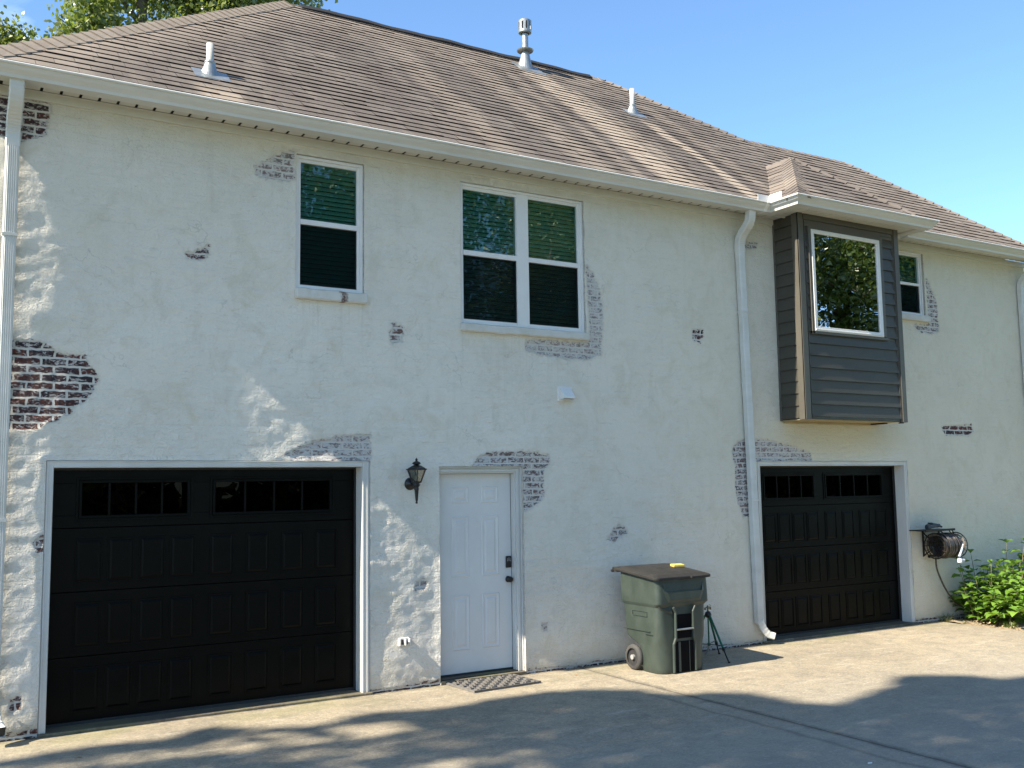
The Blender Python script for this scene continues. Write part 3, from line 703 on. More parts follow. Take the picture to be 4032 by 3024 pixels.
# ------- windows
def room(mb, x0, x1, z0, z1, y=.16, d=.38):
    mb.face([(x0, y+d, z0), (x1, y+d, z0), (x1, y+d, z1), (x0, y+d, z1)])
    for x in (x0, x1): mb.face([(x, y-.07, z0), (x, y+d, z0), (x, y+d, z1), (x, y-.07, z1)])
    for z in (z0, z1): mb.face([(x0, y-.07, z), (x1, y-.07, z), (x1, y+d, z), (x0, y+d, z)])
def window(x0, x1, z0, z1, lights, label, sillz=None, sx=None, yf=.012):
    """lights: list of (gx0,gx1,[(gz0,gz1,kind)]) - kind 'up' or 'low'"""
    b = MB(); ts = .028
    b.box(x0, x0+ts, yf, .09, z0, z1); b.box(x1-ts, x1, yf, .09, z0, z1)
    b.box(x0+ts, x1-ts, yf, .09, z1-ts, z1); b.box(x0+ts, x1-ts, yf, .09, z0, z0+ts*.8)
    edges = [x0+ts]+[q for l in lights for q in (l[0], l[1])]+[x1-ts]
    for i in range(0, len(edges), 2):
        a, c = edges[i], edges[i+1]
        if c-a > .06: b.box(a, c, yf+.006, .09, z0+ts*.8, z1-ts)
        else: b.box(a, c, yf+.014, .09, z0+ts*.8, z1-ts)
    for gx0, gx1, sash in lights:
        zs = [z0+ts*.8]+[q for s in sorted(sash) for q in (s[0], s[1])]+[z1-ts]
        for i in range(0, len(zs), 2):
            yy = yf+.018 if i != 2 or len(zs) < 6 else yf+.010
            if zs[i+1] > zs[i]+.001: b.box(gx0, gx1, yy, .09, zs[i], zs[i+1])
    fr = b.build('window', M_WHITE, house, bevel=.003, label=label)
    for gx0, gx1, sash in lights:
        for s0, s1, kind in sash:
            b = MB(); yg = .052 if kind == 'up' else .062
            b.box(gx0-.004, gx1+.004, yg, yg+.003, s0-.004, s1+.004); b.build('pane', M_GLASS if kind == 'up' else M_GLASSLOW, fr)
            if kind == 'low':
                b = MB(); b.face([(gx0, .044, s0), (gx1, .044, s0), (gx1, .044, s1), (gx0, .044, s1)]); b.build('insect_screen', M_SCREEN, fr)
                b = MB(); b.box(gx0, gx1, .040, .048, s0, s0+.010); b.box(gx1-.011, gx1, .040, .048, s0+.010, s1); b.build('screen_frame', M_REEL, fr)
        zt = max(s[1] for s in sash); zb = min(s[0] for s in sash)
        b = MB(); n = int((zt-zb)/.046)
        for k in range(n):
            z = zb+.01+k*.046
            pts = []
            for t in np.linspace(-1, 1, 5): pts.append((.118+.012*t*.55+.0, z+.023*(t+1), t))
            # slats closed, gently curved
            P = [(.112+.020*(t+1)/2-.005*(1-t*t), z+.0218*(t+1)) for t in np.linspace(-1, 1, 5)]
            for (ya, za), (yb, zb2) in zip(P[:-1], P[1:]): b.face([(gx0-.03, ya, za), (gx1+.03, ya, za), (gx1+.03, yb, zb2), (gx0-.03, yb, zb2)])
        b.box(gx0-.03, gx1+.03, .10, .14, zt-.005, zt+.04)
        o = b.build('blind', M_BLIND, fr, smooth=True)
    b = MB(); room(b, x0, x1, z0, z1); b.build('window_recess', M_DARK, fr)
    if sillz:
        b = MB(); n = 46; a, c = sx; rr = []
        for i in range(n+1):
            x = a+(c-a)*i/n; w1 = .007*mnoise.noise(Vector((x*9, 1, sillz[0]))); w2 = .009*mnoise.noise(Vector((x*13, 5, sillz[0]))); w3 = .006*mnoise.noise(Vector((x*17, 9, sillz[0])))
            y = -.056+w3; e = .012 if i in (0, n) else 0
            rr.append([(x, .05, sillz[0]+e), (x, y+.012+e, sillz[0]+w2+e), (x, y+e, sillz[0]+.012+w2+e), (x, y+.004+e, sillz[1]-.010+w1-e), (x, y+.018+e, sillz[1]+w1-e), (x, .05, sillz[1]+.006-e)])
        b.rings(rr); b.build('window_sill', M_SILL, fr, smooth=False)
    return fr
window(3.097, 3.790, 3.846, 5.156, [(3.150, 3.733, [(3.886, 4.480, 'low'), (4.530, 5.096, 'up')])], 'narrow upstairs sash window with closed blinds', (3.738, 3.842), (3.085, 3.824))
window(4.888, 6.470, 3.640, 5.150, [(4.932, 5.594, [(3.688, 4.373, 'low'), (4.427, 5.087, 'up')]), (5.745, 6.408, [(3.688, 4.377, 'low'), (4.430, 5.090, 'up')])], 'wide double sash window with closed blinds', (3.545, 3.634), (4.868, 6.502))
window(11.735, 12.485, 4.287, 5.205, [(11.79, 12.428, [(4.327, 4.722, 'low'), (4.760, 5.150, 'up')])], 'small sash window half hidden behind the grey bay', (4.195, 4.287), (11.68, 12.56))

# ------- grey bay with its picture window
BX0, BX1, BY, BZ = 9.49, 11.36, -.42, 2.713
def bay():
    b = MB(); pitch = .1535
    holes = (9.645, 11.04, 3.78, 5.16)
    def lap(x0, x1, za, zb):          # one clapboard on the front, bottom edge proud
        b.rings([[(x, BY, za), (x, BY-.020, za), (x, BY-.020, za+.005), (x, BY-.002, zb), (x, BY, zb)] for x in (x0, x1)])
    z = BZ+.03-pitch*.0; k = 0
    b.box(BX0+.09, BX1-.09, BY-.006, BY, BZ, BZ+.03)
    while z < 5.24:
        zt = min(z+pitch, 5.24)
        if zt <= holes[2]+.001: lap(BX0+.10, BX1-.085, z, zt)
        elif z < holes[2]:
            lap(BX0+.10, BX1-.085, z, holes[2]-.002)
        else:
            lap(BX0+.10, holes[0], z, min(zt, 5.155)); lap(holes[1], BX1-.085, z, min(zt, 5.155))
        z += pitch
    z = BZ+.012
    while z < 5.30:
        zt = min(z+pitch, 5.31)
        b.rings([[(BX0, y, z), (BX0-.019, y, z), (BX0-.019, y, z+.005), (BX0-.002, y, zt), (BX0, y, zt)] for y in (-.032, BY+.085)])
        z += pitch
    b.box(BX0, BX1, BY, BY+.012, BZ, 5.315); 
    b.box(BX0, BX0+.012, BY+.012, 0, BZ, 5.315); b.box(BX1-.012, BX1, BY+.012, 0, BZ, 5.315)
    bay_ = b.build('bay', M_SIDING, house)
    # corner posts
    for nm, xa in (('corner_board', BX0), ('corner_board', BX1)):
        b = MB(); s = 1 if xa == BX0 else -1
        xo = xa-s*.026
        x0, x1 = sorted((xo, xa+s*.062)); b.box(x0, x1, BY-.028, BY-.004, BZ-.012, 5.318)
        x0, x1 = sorted((xo, xa+s*.002)); b.box(x0, x1, BY-.0255, BY+.085, BZ-.012, 5.318)
        x0, x1 = sorted((xa+s*.070, xa+s*.078)); b.box(x0, x1, BY-.020, BY-.002, BZ-.008, 5.24)
        x0, x1 = sorted((xa+s*.092, xa+s*.098)); b.box(x0, x1, BY-.019, BY-.002, BZ-.008, 5.24)
        b.build(nm, M_BOARD, bay_, bevel=.004)
    b = MB(); b.box(BX0-.018, BX0+.004, -.034, -.004, BZ-.01, 5.31); b.box(BX1-.004, BX1+.018, -.034, -.004, BZ-.01, 5.31); b.build('wall_channel', M_BOARD, bay_, bevel=.003, split=True)
    b = MB(); b.box(BX0+.085, BX1-.075, BY-.024, BY-.001, 5.245, 5.316); b.box(BX0+.10, BX1-.085, BY-.015, BY-.001, 5.158, 5.240); b.build('head_board', M_BOARD, bay_, bevel=.003, split=True)
    b = MB()
    for x0, x1, z0, z1 in ((9.640, 9.684, 3.785, 5.158), (10.985, 11.045, 3.825, 5.158), (9.640, 11.085, 3.782, 3.816), (9.684, 10.985, 5.126, 5.156)):
        b.box(x0, x1, BY-.034, BY-.004, z0, z1)
    b.build('window_trim', M_BOARD, bay_, bevel=.003)
    b = MB()
    x0, x1, z0, z1, t = 9.686, 10.983, 3.818, 5.125, .048
    for q in ((x0, x0+t, z0, z1), (x1-t-.008, x1, z0, z1), (x0+t, x1-t-.008, z1-t, z1), (x0+t, x1-t-.008, z0, z0+t+.01)): b.box(q[0], q[1], BY-.040, BY+.0, q[2], q[3])
    b.box(x0+.016, x1-.016, BY-.046, BY-.039, z1-.024, z1-.016); b.box(x0+.006, x1-.010, BY-.050, BY-.0395, z0+.012, z0+.028)
    fr = b.build('picture_window_frame', M_WHITE, bay_, bevel=.003)
    b = MB(); b.box(x0+t-.005, x1-t-.003, BY-.022, BY-.018, z0+t, z1-t+.005); b.build('pane', M_GLASSB, bay_)
    b = MB(); b.box(x0+t, x1-t, BY-.006, BY-.003, z0+t, z1-t); b.build('dark_backing', M_DARK, bay_)
    # pale boards under the bay
    g_ = simple('bare_ply', (.42, .34, .19), (.34, .27, .15), 9, .7)
    b = MB(); b.box(BX0+.0, BX1-.10, BY+.01, -.004, BZ-.012, BZ-.003); b.box(BX0+.04, BX1-.14, -.075, -.004, BZ-.034, BZ-.012); b.build('bay_underside', g_, bay_, bevel=.003)
    b = MB(); b.box(11.10, 11.16, -.30, -.05, BZ-.03, BZ-.012); b.box(11.28, 11.34, BY, BY+.04, BZ-.026, BZ-.0125); b.build('loose_bracket', M_BLACK, bay_, split=True)
bay()

# ------- garage doors
def garage(x0, x1, lab):
    zt, yd = 2.139, .19
    b = MB()
    # casing of the opening: flat board, proud moulding, jamb and stop
    co = .058
    for xa, xb, s in ((x0-co, x0, 1), (x1, x1+co+.018, -1)):
        b.box(xa+.001, xb, .0, .03, -.03, zt+.056)
    b.box(x0-co+.001, x1+co+.017, .0, .03, zt, zt+.058) if False else b.box(x0, x1, .0, .03, zt, zt+.058)
    b.box(x1+.004, x1+.014, -.006, 0, -.028, zt+.012); b.box(x1+.044, x1+.058, -.009, 0, -.028, zt+.052); b.box(x0-.014, x0-.004, -.006, 0, -.028, zt+.012); b.box(x0-.05, x0-.04, -.009, 0, -.028, zt+.046)
    b.box(x0-.004, x1+.004, -.006, 0, zt+.004, zt+.013); b.box(x0-.04, x1+.044, -.009, 0, zt+.046, zt+.055)
    b.box(x0-.02, x0, .031, yd, -.03, zt); b.box(x1, x1+.02, .031, yd, -.03, zt); b.box(x0-.02, x1+.02, .031, yd, zt+.001, zt+.02)
    b.build('garage_casing', M_CASING, house, bevel=.003)
    b = MB(); b.box(x1-.014, x1-.001, yd-.035, yd-.004, 0, zt); b.box(x0+.001, x0+.014, yd-.035, yd-.004, 0, zt); b.box(x0+.014, x1-.014, yd-.03, yd-.004, zt-.018, zt); b.box(x0+.01, x1-.01, yd-.012, yd+.03, .002, .026)
    b.build('weather_strip', M_SEAL, house, split=True)
    b = MB(); H = [(.026, .553), (.559, 1.091), (1.097, 1.627), (1.633, 2.12)]
    a, c = x0+.006, x1-.006
    gw = []
    half = ((x0+.205, x0+1.14), (x0+1.335, x1-.205-.05))
    for k, (z0, z1) in enumerate(H):
        if k < 3:
            b.box(a, c, yd, yd+.045, z0, z1)
            for h0, h1 in half:
                pw = .222; gap = (h1+.07-h0-4*pw)/3
                for i in range(4):
                    px = h0+i*(pw+gap); zz0, zz1 = z0+.068, z1-.086
                    # recessed groove ring + raised field
                    for q in ((px, px+.012, zz0, zz1), (px+pw-.012, px+pw, zz0, zz1), (px+.012, px+pw-.012, zz0, zz0+.012), (px+.012, px+pw-.012, zz1-.012, zz1)):
                        b.box(q[0], q[1], yd-.006, yd-.001, q[2], q[3])
                    f0 = [(px+.018, yd-.001, zz0+.018), (px+pw-.018, yd-.001, zz0+.018), (px+pw-.018, yd-.001, zz1-.018), (px+.018, yd-.001, zz1-.018)]
                    f1 = [(px+.036, yd-.010, zz0+.036), (px+pw-.036, yd-.010, zz0+.036), (px+pw-.036, yd-.010, zz1-.036), (px+.036, yd-.010, zz1-.036)]
                    b.rings([f0, f1])
        else:
            w0, w1 = 1.735, 2.010
            b.box(a, c, yd, yd+.045, z0, w0); b.box(a, c, yd, yd+.045, w1, z1)
            xs = [a]+[v for h in half for v in (h[0]+.045, h[1]-.045+.035)]+[c]
            for i in range(0, 6, 2): b.box(xs[i], xs[i+1], yd, yd+.045, w0, w1)
            for i in (1, 3):
                p, q = xs[i], xs[i+1]
                for e, d in ((.048, .009), (.022, .016)):
                    for r in ((p-e, p-e+.02, w0-e, w1+e), (q+e-.02, q+e, w0-e, w1+e), (p-e+.02, q+e-.02, w0-e, w0-e+.02), (p-e+.02, q+e-.02, w1+e-.02, w1+e)): b.box(r[0], r[1], yd-d, yd-.001, r[2], r[3])
                for j in range(1, 4): xm = p+(q-p)*j/4; b.box(xm-.009, xm+.009, yd-.008, yd+.02, w0, w1)
                gw.append((p, q, w0, w1))
    d = b.build('garage_door', M_GAR, house, bevel=.003, label=lab)
    for p, q, z0, z1 in gw:
        for j in range(4):
            xa, xb = p+(q-p)*j/4+.009, p+(q-p)*(j+1)/4-.009
            b = MB(); b.box(xa, xb, yd+.012, yd+.016, z0, z1); b.build('pane', M_GARG, d)
    b = MB(); b.box(x0, x1, yd+.05, yd+.07, 0, zt); b.build('dark_backing', M_DARK, d)
garage(1.04, 3.782, 'near-black double-row panelled garage door on the left'); garage(9.09, 11.832, 'dark panelled garage door under the grey bay')
b = MB(); b.box(.98, 3.88, -.035, .5, -.09, .002); b.build('garage_sill', M_SLAB, house, bevel=.008)
b = MB(); b.box(9.02, 11.92, -.035, .5, -.09, .002); b.build('garage_sill', M_SLAB, house, bevel=.008)

# ------- entry door
def entry():
    x0, x1, zb, zt, yd = 4.612, 5.524, .034, 2.066, .118
    b = MB(); b.box(x0, x1, yd, yd+.044, zb, zt)
    for px0, px1 in ((4.808, 5.016), (5.164, 5.372)):
        for z0, z1 in ((1.763, 1.936), (1.008, 1.627), (.272, .826)):
            t = .016
            def fr(e, y0, y1):
                a, c, p, q = px0+e, px1-e, z0+e, z1-e
                return [(a, y0, p), (c, y0, p), (c, y0, q), (a, y0, q)], [(a+.008, y1, p+.008), (c-.008, y1, p+.008), (c-.008, y1, q-.008), (a+.008, y1, q-.008)]
            o0 = [(px0, yd-.0005, z0), (px1, yd-.0005, z0), (px1, yd-.0005, z1), (px0, yd-.0005, z1)]
            o1 = [(px0+.010, yd-.008, z0+.010), (px1-.010, yd-.008, z0+.010), (px1-.010, yd-.008, z1-.010), (px0+.010, yd-.008, z1-.010)]
            o2 = [(px0+.030, yd-.001, z0+.030), (px1-.030, yd-.001, z0+.030), (px1-.030, yd-.001, z1-.030), (px0+.030, yd-.001, z1-.030)]
            o3 = [(px0+.042, yd-.001, z0+.042), (px1-.042, yd-.001, z0+.042), (px1-.042, yd-.001, z1-.042), (px0+.042, yd-.001, z1-.042)]
            o4 = [(px0+.058, yd-.009, z0+.058), (px1-.058, yd-.009, z0+.058), (px1-.058, yd-.009, z1-.058), (px0+.058, yd-.009, z1-.058)]
            b.rings([o0, o1, o2, o3, o4], False, True)
    d = b.build('entry_door', M_DOOR, house, bevel=.0012, label='white six panel entry door')
    b = MB(); b.box(5.452, 5.512, yd-.024, yd, 1.076, 1.198); k = b.build('keypad_lock', M_BLACK, d, bevel=.008)
    b = MB()
    for dx, dz in ((-.014, 1.168), (0, 1.178), (.014, 1.168), (-.016, 1.150), (.016, 1.150), (0, 1.158)): b.tube([(5.482+dx, yd-.0245, dz), (5.482+dx, yd-.027, dz)], .0042, 8)
    b.build('keypad_button', simple('keypad_white', (.6, .62, .65), None, 5, .4), k, split=True)
    b = MB(); b.lathe([(.033, 0), (.033, .006), (.014, .010), (.012, .026), (.024, .032), (.031, .044), (.028, .058), (.014, .064)], 20, at((5.482, yd, .956), (R(90), 0, 0))); b.build('door_knob', M_BLACK, d, smooth=True)
    b = MB(); b.box(x0+.01, x1, yd-.012, yd+.004, zb-.022, zb+.012); b.build('door_sweep', M_SEAL, d)
    b = MB()                                              # casing: jamb, stepped brick moulding, head
    b.box(x1+.004, x1+.020, .045, .16, .012, zt+.02); b.box(x1+.020, x1+.052, .030, .16, .012, zt+.052); b.box(x1+.052, x1+.072, .040, .16, .012, zt+.060); b.box(x1+.072, x1+.087, .022, .16, .012, zt+.075)
    b.box(4.55, x1+.004, .045, .16, zt+.003, zt+.020); b.box(4.55, x1+.020, .030, .16, zt+.020, zt+.045); b.box(4.55, x1+.052, .040, .16, zt+.045, zt+.06); b.box(4.55, x1+.072, .022, .16, zt+.06, zt+.0755)
    b.build('door_casing', M_CASING, house, bevel=.003)
    b = MB(); b.box(x1+.0005, x1+.0038, yd-.002, yd+.03, .03, zt); b.box(x0, x1, yd-.002, yd+.03, zt+.0005, zt+.0028); b.build('door_gap', M_SEAL, house, split=True)
    b = MB(); b.box(4.614, 5.611, -.02, .16, -.06, .012); b.box(4.62, 5.60, .04, .15, .012, .026); b.build('door_threshold', M_SLAB, house, bevel=.005)
entry()

# ------- downspouts
def rect_sweep(mb, pts, w, d, ribs=0, ex=(1, 0, 0)):
    pts = [Vector(p) for p in pts]; rr = []
    for i, p in enumerate(pts):
        t = (pts[min(i+1, len(pts)-1)]-pts[max(i-1, 0)]).normalized(); a = Vector(ex); a = (a-t*a.dot(t)).normalized(); n = a.cross(t).normalized()
        if n.y > 0 and abs(n.y) > .05: n = -n
        prof = []
        k = ribs*2+1
        fr = [(-w/2+.008, d/2)]
        for j in range(ribs):
            x = -w/2+.012+(w-.024)*(j+.25)/ribs; x2 = -w/2+.012+(w-.024)*(j+.75)/ribs
            fr += [(x, d/2), (x+.003, d/2+.004), (x2-.003, d/2+.004), (x2, d/2)]
        fr += [(w/2-.008, d/2), (w/2, d/2-.008), (w/2, -d/2+.006), (w/2-.006, -d/2), (-w/2+.006, -d/2), (-w/2, -d/2+.006), (-w/2, d/2-.008)]
        rr.append([p+a*x+n*y for x, y in fr])
    mb.rings(rr)
def bez(p0, p1, p2, n=7): return [Vector(p0)*(1-t)**2+Vector(p1)*2*t*(1-t)+Vector(p2)*t*t for t in np.linspace(0, 1, n)]
def spout(xt, xb, zb_, lab, kick=None, yw=-.056):
    b = MB(); w, d = .102, .078
    top = bez((xt, -.265, GZ+.01), (xt, -.27, 5.16), (xt, -.19, 5.10), 6)+bez((xt, -.17, 5.085), (xt, yw, 5.0), (xt, yw, 4.90), 8)
    straight = [Vector((xt, yw, 4.86)), Vector(((xt+xb)/2, yw, 2.6)), Vector((xb, yw, zb_))]
    rect_sweep(b, straight, w, d, 5)
    o = b.build('downspout', M_GUT, house, label=lab)
    b = MB(); rr = []
    # corrugated elbow
    pts = []
    for i in range(len(top)-1):
        for t in (0, .5): pts.append(top[i].lerp(top[i+1], t))
    pts.append(top[-1]); pts += [Vector((xt, yw, 4.86)), Vector((xt, yw, 4.80))]
    rings = []
    for i, p in enumerate(pts):
        t = (pts[min(i+1, len(pts)-1)]-pts[max(i-1, 0)]).normalized(); a = Vector((1, 0, 0)); n = a.cross(t).normalized()
        n = -n if n.dot(Vector((0, -1, -.3))) < 0 else n
        e = .003 if i % 2 else 0; W, D = w/2+.003+e, d/2+.003+e
        rings.append([p+a*x+n*y for x, y in ((-W+.008, D), (W-.008, D), (W, D-.008), (W, -D+.008), (W-.008, -D), (-W+.008, -D), (-W, -D+.008), (-W, D-.008))])
    b.rings(rings); b.build('elbow', M_GUT, o)
    b = MB()
    for z in (4.05, 1.72):
        xx = xt+(xb-xt)*(4.86-z)/(4.86-zb_); b.box(xx-w/2-.005, xx+w/2+.005, yw-d/2-.008, yw+d/2+.002, z-.012, z+.012)
    b.build('strap', M_GUT, o, split=True)
    if kick:
        b = MB(); e = Vector(kick).normalized(); p0 = Vector((xb, yw, zb_+.04)); q = Vector((xb, yw, zb_-.10))+e*.03; r_ = Vector((xb, yw, zb_-.155))+e*.17
        pts = bez(p0, q+Vector((0, 0, .02)), q+e*.07-Vector((0, 0, .035)), 9)+[r_]
        rings = []; a = Vector((e.y*-1, e.x, 0)).normalized()
        for i, p in enumerate(pts):
            t = (pts[min(i+1, len(pts)-1)]-pts[max(i-1, 0)]).normalized(); a2 = (a-t*a.dot(t)).normalized(); n = a2.cross(t).normalized()
            k = .003 if i % 2 and i < 8 else 0; W, D = .050+k, .041+k
            rings.append([p+a2*x+n*y for x, y in ((-W+.01, D), (W-.01, D), (W, D-.01), (W, -D+.01), (W-.01, -D), (-W+.01, -D), (-W, -D+.01), (-W, D-.01))])
        b.rings(rings, True, False); b.build('outlet_elbow', M_GUT, o)
        t = (pts[-1]-pts[-2]).normalized(); c = pts[-1]-t*.012; b = MB(); a2 = (a-t*a.dot(t)).normalized(); n = a2.cross(t)
        b.face([c+a2*x+n*y for x, y in ((-.047, -.038), (.047, -.038), (.047, .038), (-.047, .038))]); b.build('outlet_dark', M_SEAL, o)
spout(.640, .640, .25, 'ribbed downspout at the left edge of the wall', (.3, -1, 0)); spout(8.835, 8.925, .235, 'tall pale downspout between bin and right garage door', (1, -.55, 0)); spout(14.80, 14.83, .2, 'downspout at the far right end of the wall')

# ---------------------------------------------------------------- things on and by the wall
def wall_lamp():
    P = Vector((4.29, 0, 1.98)); t = thing('wall_lamp', 'black carriage lantern on the wall between garage and entry door', 'lamp', P)
    T = Matrix.Identity(4); A = lambda *k: at(*k)
    parts = []
    b = MB(); b.lathe([(.062, .0), (.062, .012), (.052, .022), (.030, .034), (.020, .05)], 24, at((P.x, .004, P.z-.01), (R(90), 0, 0))); b.tube(bez((P.x, -.03, P.z-.01), (P.x, -.09, P.z-.02), (P.x, -.125, P.z-.045), 7), .011, 10); parts.append(b.build('backplate', M_BLACK, smooth=True))
    cx, cy = P.x+.008, -.135
    b = MB(); b.lathe([(.008, -.205), (.013, -.196), (.008, -.186), (.012, -.175), (.014, -.16), (.020, -.075), (.026, -.06), (.018, -.05), (.032, -.03), (.040, -.02), (.024, -.012), (.05, .0), (.052, .008)], 16, at((cx, cy, P.z))); parts.append(b.build('stem', M_BLACK, smooth=True))
    n = 6; z0, z1 = P.z+.008, P.z+.128; r0, r1 = .050, .098
    def hexp(r, z, ph=.2): return [Vector((cx+r*math.cos(2*math.pi*k/n+ph), cy+r*math.sin(2*math.pi*k/n+ph), z)) for k in range(n)]
    lo, hi = hexp(r0, z0), hexp(r1, z1); b = MB()
    for k in range(n):
        b.tube([lo[k], hi[k]], .0042, 6); b.tube([lo[k], lo[(k+1) % n]], .004, 6); b.tube([hi[k], hi[(k+1) % n]], .0055, 6)
        b.tube([hi[k]+Vector((0, 0, .004)), hi[k]+(hi[k]-Vector((cx, cy, z1))).normalized()*.012+Vector((0, 0, .002))], .006, 6)
    parts.append(b.build('lantern_frame', M_BLACK))
    b = MB(); b.rings([hexp(r1+.004, z1+.002), hexp(r1*.93, z1+.016), hexp(r1*.45, z1+.040), hexp(.018, z1+.048)])
    b.lathe([(.018, .0), (.040, .008), (.042, .016), (.034, .028), (.018, .036), (.010, .040), (.012, .046), (.015, .052), (.008, .060), (.003, .070)], 16, at((cx, cy, z1+.046))); parts.append(b.build('roof_cap', M_BLACK))
    b = MB()
    for k in range(n):
        s = .97; c0 = Vector((cx, cy, 0))
        q = [lo[k], lo[(k+1) % n], hi[(k+1) % n], hi[k]]; b.face([Vector((cx+(p.x-cx)*s, cy+(p.y-cy)*s, p.z)) for p in q])
    parts.append(b.build('lantern_glass', M_LAMPGLASS))
    b = MB(); b.lathe([(.014, 0), (.016, .04), (.012, .06), (.004, .075)], 12, at((cx, cy, P.z+.012))); parts.append(b.build('bulb', simple('candle_bulb', (.55, .53, .48), None, 4, .3), smooth=True))
    adopt(t, *parts)
wall_lamp()
def outlet():
    t = thing('outlet_box', 'small outdoor electrical outlet with open covers low on the wall left of the door', 'outlet', (4.21, 0, .44)); ps = []
    b = MB(); b.box(4.158, 4.270, -.022, .01, .400, .476); ps.append(b.build('cover_plate', M_CASING, bevel=.004))
    b = MB(); b.box(4.180, 4.206, -.0245, -.0215, .412, .462); b.box(4.222, 4.248, -.0245, -.0215, .412, .462); ps += b.build('socket', M_SEAL, bevel=.004, split=True)
    b = MB(); b.box(4.208, 4.220, -.062, -.022, .408, .468); b.box(4.252, 4.266, -.058, -.022, .408, .468); b.box(4.158, 4.17, -.04, -.022, .404, .472); ps += b.build('flap', M_CASING, bevel=.003, split=True)
    adopt(t, *ps)
outlet()
def vent():
    t = thing('dryer_vent', 'small white hooded vent on the wall right of the double window', 'vent', (6.17, 0, 2.93)); ps = []
    b = MB(); b.box(6.078, 6.262, -.018, .012, 2.856, 3.016); ps.append(b.build('vent_plate', M_WHITE, bevel=.003))
    b = MB(); x0, x1 = 6.100, 6.243
    L0 = [(x0, -.018, 2.872), (x0, -.018, 3.000), (x0, -.100, 2.905), (x0, -.104, 2.880)]; L1 = [(x1, y, z) for _, y, z in L0]
    b.rings([L0, L1]); ps.append(b.build('hood', M_WHITE, bevel=.003))
    b = MB()
    for i in range(7): x = x0+.01+i*.0188; b.box(x, x+.011, -.098, -.024, 2.866, 2.8715)
    b.box(x0, x1, -.062, -.058, 2.864, 2.8715); ps.append(b.build('grille', M_GUT))
    adopt(t, *ps)
vent()
def mat():
    t = thing('doormat', 'grey rubber mat with woven bars in front of the white entry door', 'doormat', (5.07, -.21, 0)); ps = []
    cs = [(4.716, .050), (5.502, .106), (5.430, -.470), (4.654, -.512)]
    def q(u, v):
        a = Vector(cs[3]).lerp(Vector(cs[2]), u); c = Vector(cs[0]).lerp(Vector(cs[1]), u); return a.lerp(c, v)
    b = MB(); x0, x1, y0, y1 = 4.67, 5.455, -.50, .015
    rot = math.atan2(.045, .78); M_ = at((5.075, -.235, 0), (0, 0, rot)); hx, hy = .392, .285
    b.box(-hx, hx, -hy, hy, -.022, -.008, M_); ps.append(b.build('mat_base', M_MAT, bevel=.004))
    b = MB(); nx, ny = 11, 8
    for i in range(nx):
        for j in range(ny):
            cx = -hx+.025+(i+.5)*(2*hx-.05)/nx; cy = -hy+.02+(j+.5)*(2*hy-.04)/ny
            if (i+j) % 2: b.box(cx-.031, cx+.031, cy-.010, cy+.010, -.008, .006, M_)
            else: b.box(cx-.012, cx+.012, cy-.029, cy+.029, -.008, .005, M_)
    for q_ in ((-hx, hx, -hy, -hy+.014), (-hx, hx, hy-.014, hy), (-hx, -hx+.014, -hy+.014, hy-.014), (hx-.014, hx, -hy+.014, hy-.014)): b.box(*q_, -.008, .001, M_)
    ps.append(b.build('mat_bars', M_MAT)); adopt(t, *ps)
mat()

